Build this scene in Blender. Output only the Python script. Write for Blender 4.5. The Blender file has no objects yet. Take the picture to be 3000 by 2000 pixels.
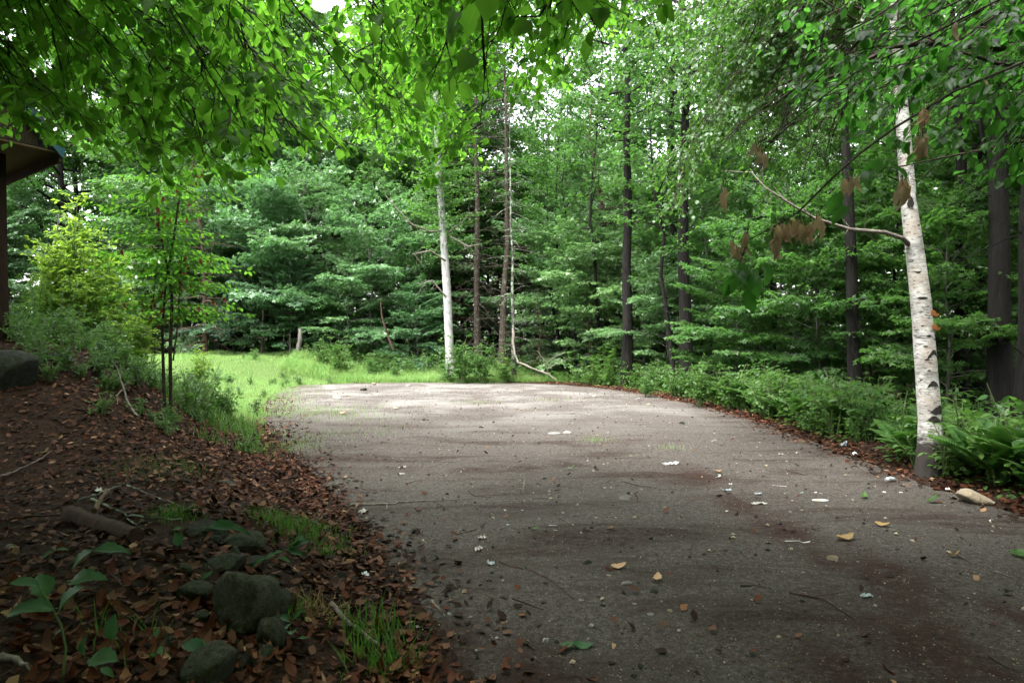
import bpy, math
import numpy as np
from math import radians, pi, sin, cos

S = bpy.context.scene
C = S.collection
# ------------------------------------------------------------------ camera
F, CX, CY, EYE = 683.0, 512.0, 341.0, 1.6          # focal length in pixels of the 1024 px frame
cam = bpy.data.cameras.new('camera'); cam.lens = 24.0; cam.sensor_width = 36.0
cam.clip_start = 0.05; cam.clip_end = 400
camo = bpy.data.objects.new('camera', cam); C.objects.link(camo)
camo.location = (0, 0, EYE); camo.rotation_euler = (pi / 2, 0, 0)
S.camera = camo
# ------------------------------------------------------------------ world: pale overcast sky
SUN_EL, SUN_AZ = radians(66), radians(-135)
W = bpy.data.worlds.new('World'); S.world = W; W.use_nodes = True
wn = W.node_tree; wn.nodes.clear()
sky = wn.nodes.new('ShaderNodeTexSky'); sky.sky_type = 'NISHITA'; sky.sun_disc = False
sky.sun_elevation = SUN_EL; sky.sun_rotation = SUN_AZ
sky.air_density = 1.0; sky.dust_density = 4.0; sky.ozone_density = 1.0
hsv = wn.nodes.new('ShaderNodeHueSaturation'); hsv.inputs['Saturation'].default_value = 0.16
bg = wn.nodes.new('ShaderNodeBackground'); bg.inputs['Strength'].default_value = 0.15
wo = wn.nodes.new('ShaderNodeOutputWorld')
wn.links.new(sky.outputs[0], hsv.inputs['Color']); wn.links.new(hsv.outputs[0], bg.inputs[0]); wn.links.new(bg.outputs[0], wo.inputs[0])
sl = bpy.data.lights.new('sun', 'SUN'); sl.energy = .7; sl.angle = radians(30); sl.color = (1.0, 0.97, 0.92)
so = bpy.data.objects.new('sun', sl); C.objects.link(so)
# the light comes from high behind the camera's left shoulder, through the opening over the clearing
sd = np.array([sin(SUN_AZ) * cos(SUN_EL), cos(SUN_AZ) * cos(SUN_EL), sin(SUN_EL)])
so.rotation_euler = (pi / 2 - SUN_EL, 0, pi - SUN_AZ); so.location = tuple(sd * 60)
S.view_settings.view_transform = 'Standard'; S.view_settings.look = 'None'
S.view_settings.gamma = 1; S.view_settings.use_curve_mapping = False
S.view_settings.exposure = 3.08
S.cycles.max_bounces = 7; S.cycles.diffuse_bounces = 4; S.cycles.glossy_bounces = 2
S.cycles.transmission_bounces = 4; S.cycles.transparent_max_bounces = 4
S.cycles.sample_clamp_indirect = 6; S.cycles.caustics_reflective = False; S.cycles.caustics_refractive = False
S.cycles.use_denoising = True

R = np.random.default_rng(11)

# ------------------------------------------------------------------ helpers: numbers
def nrm(v):
    v = np.asarray(v, float)
    return v / np.maximum(np.linalg.norm(v, axis=-1, keepdims=True), 1e-9)
def sm(a, b, x):
    t = np.clip((np.asarray(x, float) - a) / (b - a), 0, 1); return t * t * (3 - 2 * t)
_G = np.random.default_rng(5).random((64, 64))
def vnoise(x, y):                                     # smooth value noise, period 64
    x = np.asarray(x, float); y = np.asarray(y, float)
    i = np.floor(x).astype(int); j = np.floor(y).astype(int); u = x - i; v = y - j
    u = u * u * (3 - 2 * u); v = v * v * (3 - 2 * v)
    g = lambda a, b: _G[a % 64, b % 64]
    return (g(i, j) * (1 - u) + g(i + 1, j) * u) * (1 - v) + (g(i, j + 1) * (1 - u) + g(i + 1, j + 1) * u) * v - 0.5
def fbm(x, y, o=4):
    s = 0; a = 1.0
    for k in range(o):
        s = s + a * vnoise(x * 2 ** k + 7 * k, y * 2 ** k + 3 * k); a *= .5
    return s
EY = [-12, -8, 0, 3.2, 4, 6, 8, 10.6, 14, 17, 20.6, 23, 25, 26, 26.7]
EL = [-1.0, -.6, .1, -.40, -.62, -1.40, -2.4, -3.7, -5.2, -6.3, -7.3, -7.9, -7.7, -6.4, -4.0]
ER = [6, 5.6, 5.2, 5.0, 4.9, 4.9, 4.75, 4.9, 5.0, 4.85, 4.2, 3.4, 2.2, 0.9, -1.6]
def xl(y): return np.interp(y, EY, EL)
def xr(y): return np.interp(y, EY, ER)
def hgt(x, y):                                        # the lie of the land
    x = np.asarray(x, float); y = np.asarray(y, float)
    yy = np.minimum(y, 26.7)
    u = np.interp(yy, EY, EL) - x
    hs = 0.34 + 1.2 * sm(6.2, 10.8, y)
    wd = 1.5 + 2.2 * sm(5, 10, y)
    left = hs * (1 - .42 * sm(13, 22, y)) * sm(0, 1, u / (wd * (1 + .8 * sm(14, 22, y))))
    v = x - np.interp(yy, EY, ER)
    right = 0.06 * sm(0, .5, v) - 0.38 * sm(.6, 5, v) + 0.5 * sm(25, 60, v)
    back = 0.12 * sm(26.5, 31, y) + 1.2 * sm(40, 90, y)
    n = 0.10 * fbm(x * .45, y * .45) * (sm(0, 1.5, u) + sm(0, 1.5, v) + .12) + 0.03 * fbm(x * 1.9 + 9, y * 1.9, 3) * (.25 + sm(0, .8, u) + sm(0, .8, v))
    return left + right + back + n
def inside(x, y):                                     # > 0 inside the gravel
    return np.minimum(x - xl(y), xr(y) - x)
def at(px, py, d): return np.array([(px - CX) / F * d, d, EYE + (CY - py) / F * d])
def gp(X, Y):                                         # photo pixel (3000 px wide) -> point on the land
    px, py = X * .34133, Y * .34133
    d = np.linspace(1.2, 90, 6000)
    z = EYE + (CY - py) / F * d - hgt((px - CX) / F * d, d)
    k = np.argmax(z < 0) if (z < 0).any() else len(d) - 1
    p = at(px, py, d[k]); p[2] = hgt(p[0], p[1]); return p
def q1(cx, cy): return gp(cx / 2.24, 1300 + cy / 2.24)
def q2(cx, cy): return gp(750 + cx / 2.24, 1300 + cy / 2.24)
def q3(cx, cy): return gp(1500 + cx / 2.24, 1300 + cy / 2.24)
def q4(cx, cy): return gp(2250 + cx / 2.24, 1300 + cy / 2.24)

# ------------------------------------------------------------------ helpers: meshes
class MB:
    def __init__(s): s.v = []; s.f = []; s.m = []; s.n = 0
    def add(s, V, Fs, mi=0):                           # Fs: (N,3) or (N,4) faces
        V = np.asarray(V, float).reshape(-1, 3); Fs = np.asarray(Fs, int)
        if not len(Fs): return
        s.f.append(Fs + s.n); s.m.append(np.full(len(Fs), mi)); s.v.append(V); s.n += len(V)
    def mesh(s, name, mats, smooth=True):
        me = bpy.data.meshes.new(name)
        V = np.concatenate(s.v); me.vertices.add(len(V)); me.vertices.foreach_set('co', V.ravel())
        cnt = np.concatenate([np.full(len(f), f.shape[1]) for f in s.f])
        idx = np.concatenate([f.ravel() for f in s.f])
        st = np.concatenate([[0], np.cumsum(cnt)[:-1]])
        me.loops.add(len(idx)); me.loops.foreach_set('vertex_index', idx)
        me.polygons.add(len(cnt)); me.polygons.foreach_set('loop_start', st); me.polygons.foreach_set('loop_total', cnt)
        me.polygons.foreach_set('material_index', np.concatenate(s.m).astype(np.int32))
        me.polygons.foreach_set('use_smooth', np.full(len(cnt), smooth))
        for m in (mats if isinstance(mats, (list, tuple)) else [mats]): me.materials.append(m)
        me.update(calc_edges=True); me.validate()
        return me
    def obj(s, name, mats, parent=None, smooth=True):
        return link(name, s.mesh(name, mats, smooth), parent)
def link(name, data, parent=None):
    o = bpy.data.objects.new(name, data); C.objects.link(o)
    if parent is not None: o.parent = parent
    return o
def tag(o, label=None, cat=None, group=None, kind=None):
    for k, v in (('label', label), ('category', cat), ('group', group), ('kind', kind)):
        if v: o[k] = v
    return o
def thing(name, label, cat, loc=(0, 0, 0), rz=0, sc=1, group=None):
    o = link(name, None); o.empty_display_size = .1
    o.location = tuple(loc); o.rotation_euler = (0, 0, rz)
    o.scale = (sc, sc, sc) if np.isscalar(sc) else sc
    return tag(o, label, cat, group)

def tube(mb, P, r, k=6, mi=0, cap=True):
    P = np.asarray(P, float); n = len(P); r = np.broadcast_to(np.asarray(r, float), (n,))
    T = np.gradient(P, axis=0); T = nrm(T)
    a = np.array([0, 0, 1.]) if abs(T[0, 2]) < .9 else np.array([1., 0, 0])
    U = nrm(np.cross(T, a)); 
    for i in range(1, n):
        if np.dot(U[i], U[i - 1]) < 0: U[i] = -U[i]
    Vv = np.cross(T, U)
    ang = np.arange(k) / k * 2 * pi
    ring = P[:, None] + r[:, None, None] * (np.cos(ang)[None, :, None] * U[:, None] + np.sin(ang)[None, :, None] * Vv[:, None])
    i = np.arange(n - 1)[:, None] * k; j = np.arange(k)[None]; j2 = (j + 1) % k
    Fq = np.stack([i + j, i + j2, i + k + j2, i + k + j], -1).reshape(-1, 4)
    mb.add(ring.reshape(-1, 3), Fq, mi)
    if cap:
        mb.add(ring[-1], np.array([np.arange(k)]) if k in (3, 4) else np.array([[0, a_, a_ + 1] for a_ in range(1, k - 1)]), mi)
        mb.add(ring[0][::-1], np.array([np.arange(k)]) if k in (3, 4) else np.array([[0, a_, a_ + 1] for a_ in range(1, k - 1)]), mi)
def sticks(mb, A, B, ra, rb, mi=0):                    # many thin three-sided twigs at once
    A = np.asarray(A, float); B = np.asarray(B, float); N = len(A)
    if N == 0: return
    T = nrm(B - A); a = np.where(np.abs(T[:, 2:3]) < .9, np.array([[0, 0, 1.]]), np.array([[1., 0, 0]]))
    U = nrm(np.cross(T, a)); Vv = np.cross(T, U)
    ra = np.broadcast_to(ra, (N,)); rb = np.broadcast_to(rb, (N,))
    ang = np.arange(3) / 3 * 2 * pi
    o = np.cos(ang)[None, :, None] * U[:, None] + np.sin(ang)[None, :, None] * Vv[:, None]
    V = np.concatenate([A[:, None] + o * ra[:, None, None], B[:, None] + o * rb[:, None, None]], 1)
    f = np.array([[0, 1, 4, 3], [1, 2, 5, 4], [2, 0, 3, 5]])
    mb.add(V.reshape(-1, 3), (np.arange(N)[:, None, None] * 6 + f[None]).reshape(-1, 4), mi)
def blades(mb, P, A, Nn, s, tmpl, wide=1.0, mi=0):     # many leaves at once: place, axis, normal, size
    tv, tf = tmpl; P = np.asarray(P, float)
    if len(P) == 0: return
    Y = nrm(A); X = nrm(np.cross(Y, Nn)); Z = np.cross(X, Y)
    s = np.broadcast_to(s, (len(P),)); wide = np.broadcast_to(wide, (len(P),))
    V = P[:, None] + s[:, None, None] * (tv[None, :, 0:1] * wide[:, None, None] * X[:, None] + tv[None, :, 1:2] * Y[:, None] + tv[None, :, 2:3] * Z[:, None])
    base = np.arange(len(P))[:, None, None] * len(tv)
    off = mb.n
    mb.v.append(V.reshape(-1, 3)); mb.n += V.shape[0] * V.shape[1]
    for fs in tf:
        fs = np.asarray(fs); ff = (base + fs[None]).reshape(-1, fs.shape[1]) + off
        mb.f.append(ff); mb.m.append(np.full(len(ff), mi))
# leaf shapes: (vertices across/along/up, list of face arrays)
LEAF4 = (np.array([[0, 0, 0], [.27, .45, .05], [0, 1, -.06], [-.27, .45, .05]]), [[[0, 1, 2], [0, 2, 3]]])
LEAF6 = (np.array([[0, 0, 0], [.24, .28, .05], [.25, .6, .03], [0, 1, -.10], [-.25, .6, .03], [-.24, .28, .05]]), [[[0, 1, 2, 3], [0, 3, 4, 5]]])
def _maple():
    v = [[0, 0, 0]]; f = []
    for a, l in ((-62, .78), (0, 1.0), (62, .78)):
        a = radians(a); d = np.array([sin(a), cos(a)]); n_ = np.array([d[1], -d[0]]); b = len(v)
        for q, w in ((.5, .21), (1, 0), (.5, -.21)):
            p = d * l * q + n_ * w; v.append([p[0], p[1], .06 * (w != 0) - .08 * (q == 1)])
        f.append([0, b, b + 1, b + 2])
    return np.array(v), [f]
MAPLE = _maple()
def _spray(n=6):
    v = []; f = []
    for i in range(n):
        y = i / n
        for sgn in (-1, 1):
            b = len(v); l = .34 * (1 - .75 * y)
            v += [[0, y, 0], [0, y + .10, 0], [sgn * l, y + .05 + l * .75, -.05]]; f.append([b, b + 1, b + 2])
    b = len(v); v += [[-.03, .8, 0], [.03, .8, 0], [0, 1.1, -.03]]; f.append([b, b + 1, b + 2])
    return np.array(v), [f]
SPRAY = _spray()
GRASS = (np.array([[-.03, 0, 0], [.03, 0, 0], [-.022, .5, .03], [.022, .5, .03], [0, 1, .22]]), [[[0, 1, 3, 2]], [[2, 3, 4]]])
def near_leaf(seed, wid=.30, curl=.10, teeth=True, n=9):  # one close-up leaf with midrib fold, toothed edge and ruffle
    r = np.random.default_rng(seed); t = np.linspace(0, 1, n)
    w = wid * np.sin(pi * t ** .85) ** .8 * (1 - .25 * t); w[0] = .008; w[-1] = 0
    if teeth: w = w * (1 + .10 * ((np.arange(n) % 2) * 2 - 1) * (t > .1) * (t < .95))
    z0 = -curl * (t - .35) ** 2 * 2; bend = .03 * np.sin(t * 3 + r.random() * 6)
    mid = np.stack([bend, t, z0], 1)
    def side(s): return np.stack([bend + s * w, t + .05 * w / wid, z0 + w * .32 + .03 * np.sin(t * 9 + s + seed)], 1)
    def half(s): return np.stack([bend + s * w * .5, t + .02, z0 + w * .10], 1)
    rows = [side(-1), half(-1), mid, half(1), side(1)]
    V = np.concatenate(rows); f = []
    for c in range(4):
        for i in range(n - 1): f.append([c * n + i, (c + 1) * n + i, (c + 1) * n + i + 1, c * n + i + 1])
    # short stalk
    b = len(V); V = np.concatenate([V, [[-.012, -.12, -.01], [.012, -.12, -.01], [.010, .02, 0], [-.010, .02, 0]]]); f.append([b, b + 1, b + 2, b + 3])
    return V, [f]

# ------------------------------------------------------------------ helpers: materials
def mat(name):
    m = bpy.data.materials.new(name); m.use_nodes = True; nt = m.node_tree; nt.nodes.clear()
    o = nt.nodes.new('ShaderNodeOutputMaterial'); p = nt.nodes.new('ShaderNodeBsdfPrincipled')
    nt.links.new(p.outputs[0], o.inputs[0]); return m, nt, p, o
def N(nt, t, **kw):
    n = nt.nodes.new(t)
    for k, v in kw.items():
        if k.startswith('i_'): n.inputs[k[2:].replace('_', ' ')].default_value = v
        else: setattr(n, k, v)
    return n
def mix(nt, fac, a, b):
    n = nt.nodes.new('ShaderNodeMix'); n.data_type = 'RGBA'
    for sock, val in ((n.inputs[0], fac), (n.inputs[6], a), (n.inputs[7], b)):
        if hasattr(val, 'is_linked') or hasattr(val, 'links'): nt.links.new(val, sock)
        elif isinstance(val, (int, float)): sock.default_value = val
        else: sock.default_value = (*val, 1) if len(val) == 3 else val
    return n.outputs[2]
def ramp(nt, src, pts):
    n = nt.nodes.new('ShaderNodeValToRGB'); cr = n.color_ramp
    while len(cr.elements) < len(pts): cr.elements.new(.5)
    for e, (p, c) in zip(cr.elements, pts):
        e.position = p; e.color = (*c, 1) if not np.isscalar(c) else (c, c, c, 1)
    nt.links.new(src, n.inputs[0]); return n.outputs[0]
def noise(nt, scale, detail=4, rough=.55, vec=None, dist=0):
    n = N(nt, 'ShaderNodeTexNoise'); n.inputs['Scale'].default_value = scale; n.inputs['Detail'].default_value = detail
    n.inputs['Roughness'].default_value = rough; n.inputs['Distortion'].default_value = dist
    if vec is not None: nt.links.new(vec, n.inputs['Vector'])
    return n.outputs[0]
def objvec(nt, sc=(1, 1, 1)):
    t = N(nt, 'ShaderNodeTexCoord'); m = N(nt, 'ShaderNodeMapping'); m.inputs['Scale'].default_value = sc
    nt.links.new(t.outputs['Object'], m.inputs['Vector']); return m.outputs[0]
def bump(nt, p, h, strength, dist=.02):
    b = N(nt, 'ShaderNodeBump'); b.inputs['Strength'].default_value = strength; b.inputs['Distance'].default_value = dist
    nt.links.new(h, b.inputs['Height']); nt.links.new(b.outputs[0], p.inputs['Normal'])
def leafmat(name, a, b, trans, tcol=None, rough=.45, spec=.4, c=None, cprob=.04, veins=False, ovar=.5, patch=None):
    m, nt, p, o = mat(name)
    g = N(nt, 'ShaderNodeNewGeometry'); oi = N(nt, 'ShaderNodeObjectInfo')
    ad = N(nt, 'ShaderNodeMath', operation='ADD'); nt.links.new(g.outputs['Random Per Island'], ad.inputs[0]); nt.links.new(oi.outputs['Random'], ad.inputs[1])
    fr = N(nt, 'ShaderNodeMath', operation='FRACT'); nt.links.new(ad.outputs[0], fr.inputs[0])
    col = mix(nt, fr.outputs[0], a, b)
    col = mix(nt, noise(nt, 14, 2, vec=objvec(nt)), col, tuple(x * .75 for x in a))
    if c is not None:
        gt = N(nt, 'ShaderNodeMath', operation='LESS_THAN'); gt.inputs[1].default_value = cprob
        nt.links.new(fr.outputs[0], gt.inputs[0]); col = mix(nt, gt.outputs[0], col, c)
    if patch is not None: col = mix(nt, ramp(nt, noise(nt, .9, 5, .65, objvec(nt)), [(.44, 0.), (.66, .75)]), col, patch)
    if ovar:                                           # each plant has its own shade of green
        mr = N(nt, 'ShaderNodeMath', operation='MULTIPLY'); mr.inputs[1].default_value = ovar; nt.links.new(oi.outputs['Random'], mr.inputs[0])
        col = mix(nt, mr.outputs[0], col, (min(1, b[0] * 1.5), b[1] * 1.2, b[2] * .8))
    if veins:                                          # side veins running up and out from the midrib
        t_ = N(nt, 'ShaderNodeTexCoord'); sp = N(nt, 'ShaderNodeSeparateXYZ'); nt.links.new(t_.outputs['Object'], sp.inputs[0])
        ab = N(nt, 'ShaderNodeMath', operation='ABSOLUTE'); nt.links.new(sp.outputs[0], ab.inputs[0])
        q = N(nt, 'ShaderNodeMath', operation='MULTIPLY_ADD'); q.inputs[1].default_value = -.9; nt.links.new(ab.outputs[0], q.inputs[0]); nt.links.new(sp.outputs[1], q.inputs[2])
        w = N(nt, 'ShaderNodeMath', operation='MULTIPLY'); w.inputs[1].default_value = 62; nt.links.new(q.outputs[0], w.inputs[0])
        sn = N(nt, 'ShaderNodeMath', operation='SINE'); nt.links.new(w.outputs[0], sn.inputs[0])
        k_ = ramp(nt, sn.outputs[0], [(.62, 0.), (.95, .42)]); col = mix(nt, k_, col, tuple(x * .45 for x in a))
        ml = N(nt, 'ShaderNodeMath', operation='LESS_THAN'); ml.inputs[1].default_value = .012; nt.links.new(ab.outputs[0], ml.inputs[0])
        m2 = N(nt, 'ShaderNodeMath', operation='MULTIPLY'); m2.inputs[1].default_value = .6; nt.links.new(ml.outputs[0], m2.inputs[0]); col = mix(nt, m2.outputs[0], col, tuple(min(1, x * 1.6) for x in b))
    nt.links.new(col, p.inputs['Base Color']); p.inputs['Roughness'].default_value = rough
    p.inputs['Specular IOR Level'].default_value = spec
    t = N(nt, 'ShaderNodeBsdfTranslucent')
    nt.links.new(col if tcol is None else mix(nt, .72 if not veins else .55, col, tcol), t.inputs[0])
    s = N(nt, 'ShaderNodeMixShader'); s.inputs[0].default_value = trans
    nt.links.new(p.outputs[0], s.inputs[1]); nt.links.new(t.outputs[0], s.inputs[2]); nt.links.new(s.outputs[0], o.inputs[0])
    return m
def barkmat(name, a, b, zs=.35, sc=14, c=None, cs=3.0, ct=.6, bmp=.6):
    m, nt, p, o = mat(name); v = objvec(nt, (1, 1, zs))
    n = noise(nt, sc, 6, .65, v, .6)
    col = ramp(nt, n, [(.32, a), (.68, b)])
    if c is not None:
        k = ramp(nt, noise(nt, cs, 5, .6, objvec(nt)), [(ct, 0.), (ct + .08, 1.)]); col = mix(nt, k, col, c)
    nt.links.new(col, p.inputs['Base Color']); p.inputs['Roughness'].default_value = .9; p.inputs['Specular IOR Level'].default_value = .2
    bump(nt, p, n, bmp, .03); return m
def plain(name, col, rough=.6, metal=0, var=.25, sc=30, spec=.4):
    m, nt, p, o = mat(name); n = noise(nt, sc, 4, .6, objvec(nt))
    nt.links.new(mix(nt, n, tuple(x * (1 - var) for x in col), tuple(min(1, x * (1 + var)) for x in col)), p.inputs['Base Color'])
    p.inputs['Roughness'].default_value = rough; p.inputs['Metallic'].default_value = metal; p.inputs['Specular IOR Level'].default_value = spec
    bump(nt, p, n, .15, .003); return m
# ------------------------------------------------------------------ materials
M = {}
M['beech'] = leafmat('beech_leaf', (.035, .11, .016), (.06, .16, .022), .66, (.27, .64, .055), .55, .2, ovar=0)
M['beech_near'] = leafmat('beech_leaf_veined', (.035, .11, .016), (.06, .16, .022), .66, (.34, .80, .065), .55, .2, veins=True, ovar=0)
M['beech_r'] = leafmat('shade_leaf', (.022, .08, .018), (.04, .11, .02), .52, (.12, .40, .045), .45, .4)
M['maple'] = leafmat('maple_leaf', (.07, .17, .075), (.125, .245, .10), .38, (.16, .38, .09), .38, .7)
M['maple_y'] = leafmat('young_maple_leaf', (.08, .19, .03), (.17, .27, .035), .5, (.36, .58, .055), .5, .3, ovar=.1)
M['birchleaf'] = leafmat('birch_leaf', (.035, .10, .03), (.06, .15, .035), .42, (.17, .42, .045), .4, .55)
M['hard'] = leafmat('woodland_leaf', (.03, .09, .026), (.055, .135, .032), .42, (.14, .36, .05), .5, .4)
M['conifer'] = leafmat('conifer_needle', (.016, .048, .022), (.03, .075, .03), .2, None, .6, .3)
M['fern'] = leafmat('fern_leaf', (.035, .105, .03), (.06, .15, .035), .40, (.13, .32, .04), .5, .4)
M['herb'] = leafmat('herb_leaf', (.03, .10, .025), (.075, .17, .035), .42, (.15, .34, .05), .5, .4)
M['seedling'] = leafmat('seedling_leaf', (.02, .075, .024), (.03, .10, .03), .3, (.06, .2, .04), .5, .35)
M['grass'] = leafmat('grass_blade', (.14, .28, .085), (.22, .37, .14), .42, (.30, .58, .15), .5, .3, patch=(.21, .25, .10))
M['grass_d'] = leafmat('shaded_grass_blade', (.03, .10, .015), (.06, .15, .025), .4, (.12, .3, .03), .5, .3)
M['straw'] = leafmat('straw', (.22, .16, .08), (.32, .25, .13), .2, None, .7, .2)
M['litter'] = leafmat('fallen_leaf', (.045, .014, .007), (.125, .042, .018), .12, None, .65, .14, (.17, .085, .042), .10, ovar=.25)
M['litter_d'] = leafmat('rotting_leaf', (.014, .007, .005), (.035, .017, .011), .1, None, .75, .12, ovar=.2)
M['litter2'] = leafmat('pale_fallen_leaf', (.09, .045, .028), (.16, .085, .052), .12, None, .7, .14, (.28, .17, .10), .1, ovar=.25)
M['dead'] = leafmat('withered_leaf', (.34, .245, .17), (.50, .38, .275), .3, (.48, .35, .24), .7, .2)
M['redleaf'] = leafmat('red_withered_leaf', (.10, .016, .008), (.16, .035, .015), .3, (.28, .04, .015), .6, .3)
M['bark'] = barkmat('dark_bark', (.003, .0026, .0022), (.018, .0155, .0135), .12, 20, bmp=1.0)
M['bark_g'] = barkmat('grey_bark', (.05, .045, .04), (.13, .12, .105), .3, 12, (.12, .16, .12), 5, .58)
M['bark_b'] = barkmat('brown_bark', (.03, .018, .012), (.09, .06, .045), .25, 14)
M['spruce'] = barkmat('spruce_bark', (.025, .018, .014), (.085, .066, .052), .7, 22, (.13, .14, .11), 7, .56)
M['lichen'] = barkmat('lichen_bark', (.04, .038, .032), (.09, .085, .07), .7, 18, (.22, .27, .19), 5, .5)
M['twig'] = barkmat('twig_bark', (.022, .016, .012), (.07, .055, .042), .5, 20)
M['deadwood'] = barkmat('dead_wood', (.10, .085, .07), (.24, .21, .18), .4, 25)
M['log'] = barkmat('rotten_log', (.024, .013, .009), (.065, .036, .025), .5, 10)
M['stem'] = plain('green_stem', (.10, .15, .05), .6)
m, nt, p, o = mat('aspen_bark')
n = noise(nt, 9, 5, .6, objvec(nt, (1, 1, .6))); n2 = noise(nt, 7, 6, .7, objvec(nt, (1, 1, 4)))
col = ramp(nt, n, [(.35, (.22, .22, .21)), (.65, (.40, .39, .37))])
col = mix(nt, ramp(nt, n2, [(.66, 0.), (.72, 1.)]), col, (.08, .07, .06)); nt.links.new(col, p.inputs['Base Color']); p.inputs['Roughness'].default_value = .75
M['aspen'] = m
m, nt, p, o = mat('birch_bark')                        # chalky white with peach flushes, dark lenticel dashes
big = noise(nt, 3.2, 6, .62, objvec(nt, (1, 1, .8)), .5); st = noise(nt, 7, 8, .72, objvec(nt, (1, 1, 3.6)), 1.2); len_ = noise(nt, 15, 4, .65, objvec(nt, (.8, .8, 4.2)), .4)
col = ramp(nt, st, [(.37, (.16, .125, .105)), (.46, (.40, .38, .36)), (.57, (.60, .59, .57))])
col = mix(nt, ramp(nt, big, [(.48, 0.), (.60, .8)]), col, (.40, .33, .28))
col = mix(nt, ramp(nt, noise(nt, 2.1, 5, .6, objvec(nt, (1, 1, 1.4))), [(.50, 0.), (.64, .75)]), col, (.17, .165, .16))
col = mix(nt, ramp(nt, len_, [(.575, 0.), (.61, 1.)]), col, (.05, .042, .04))
tc = N(nt, 'ShaderNodeTexCoord'); sx = N(nt, 'ShaderNodeSeparateXYZ'); nt.links.new(tc.outputs['Object'], sx.inputs[0])
zr = N(nt, 'ShaderNodeMath', operation='MULTIPLY_ADD'); zr.inputs[1].default_value = -1.3; zr.inputs[2].default_value = 1.42
nt.links.new(sx.outputs[2], zr.inputs[0])
ad = N(nt, 'ShaderNodeMath', operation='MULTIPLY_ADD'); ad.inputs[1].default_value = 1.2; nt.links.new(noise(nt, 7, 6, .7, objvec(nt, (1, 1, 2.5))), ad.inputs[0])
ad.use_clamp = True
sb = N(nt, 'ShaderNodeMath', operation='SUBTRACT'); sb.inputs[1].default_value = .78; nt.links.new(zr.outputs[0], sb.inputs[0]); nt.links.new(sb.outputs[0], ad.inputs[2])
col = mix(nt, ramp(nt, ad.outputs[0], [(.45, 0.), (.8, 1.)]), col, (.022, .016, .013))   # old dark butt of the trunk
nt.links.new(col, p.inputs['Base Color']); p.inputs['Roughness'].default_value = .7; bump(nt, p, st, .35, .01)
M['birch'] = m
M['scar'] = barkmat('birch_scar', (.010, .009, .009), (.05, .04, .036), 2, 30)
M['curl'] = leafmat('peeled_bark', (.42, .15, .04), (.55, .24, .07), .35, (.6, .22, .05), .6, .3)
# ground
m, nt, p, o = mat('forest_soil')
v = objvec(nt); n = noise(nt, 1.2, 8, .7, v); n2 = noise(nt, 22, 6, .7, v)
col = mix(nt, ramp(nt, n, [(.35, (.010, .006, .004)), (.65, (.026, .015, .010))]), (.008, .005, .004), ramp(nt, n2, [(.4, 0.), (.6, .8)]))
col = mix(nt, ramp(nt, n2, [(.3, 0.), (.7, .85)]), ramp(nt, n, [(.35, (.010, .006, .004)), (.65, (.026, .015, .010))]), (.042, .024, .015))
tu = N(nt, 'ShaderNodeAttribute'); tu.attribute_name = 'turf'
col = mix(nt, tu.outputs['Fac'], col, mix(nt, n2, (.04, .075, .02), (.10, .15, .05)))
nt.links.new(col, p.inputs['Base Color']); p.inputs['Roughness'].default_value = .95; p.inputs['Specular IOR Level'].default_value = .08; bump(nt, p, n2, .8, .03)
M['soil'] = m
m, nt, p, o = mat('gravel')
v = objvec(nt); fine = noise(nt, 34, 9, .95, v); mid = noise(nt, 19, 7, .78, v); big = noise(nt, .55, 6, .62, v, .4)
streak = noise(nt, .9, 6, .65, objvec(nt, (.55, 1.6, 1)), .6)
vor = N(nt, 'ShaderNodeTexVoronoi'); vor.inputs['Scale'].default_value = 115; nt.links.new(v, vor.inputs['Vector'])
hs = N(nt, 'ShaderNodeSeparateColor'); nt.links.new(vor.outputs['Color'], hs.inputs[0])
col = ramp(nt, fine, [(.32, (.036, .031, .027)), (.5, (.092, .081, .072)), (.68, (.175, .158, .142))])
col = mix(nt, ramp(nt, mid, [(.38, .75), (.53, 0.)]), col, (.05, .04, .034)); col = mix(nt, ramp(nt, mid, [(.53, 0.), (.68, .6)]), col, (.20, .178, .156))
col = mix(nt, ramp(nt, hs.outputs[0], [(.88, 0.), (.94, .35)]), col, (.30, .28, .25))
col = mix(nt, ramp(nt, hs.outputs[1], [(.80, 0.), (.87, .5)]), col, (.05, .04, .035))
at_ = N(nt, 'ShaderNodeAttribute'); at_.attribute_name = 'needles'
iv = N(nt, 'ShaderNodeMath', operation='MULTIPLY_ADD'); iv.inputs[1].default_value = -1.0; iv.inputs[2].default_value = 1.08; iv.use_clamp = True; nt.links.new(at_.outputs['Fac'], iv.inputs[0])
sa = N(nt, 'ShaderNodeMath', operation='MULTIPLY'); nt.links.new(iv.outputs[0], sa.inputs[0]); nt.links.new(ramp(nt, big, [(.44, 0.), (.62, .85)]), sa.inputs[1])
col = mix(nt, sa.outputs[0], col, mix(nt, fine, (.13, .121, .111), (.25, .236, .220)))           # bare pale sand, lightened: the clearing's brightness is put into its colour
dk = ramp(nt, streak, [(.50, 0.), (.62, 1.)]); mk = ramp(nt, mid, [(.38, 0.), (.58, 1.)])
mu = N(nt, 'ShaderNodeMath', operation='MULTIPLY'); nt.links.new(dk, mu.inputs[0]); nt.links.new(mk, mu.inputs[1])
mu2 = N(nt, 'ShaderNodeMath', operation='MULTIPLY'); nt.links.new(mu.outputs[0], mu2.inputs[0]); nt.links.new(at_.outputs['Fac'], mu2.inputs[1])
col = mix(nt, mu2.outputs[0], col, (.038, .024, .019))
dr = N(nt, 'ShaderNodeAttribute'); dr.attribute_name = 'drift'
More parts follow.
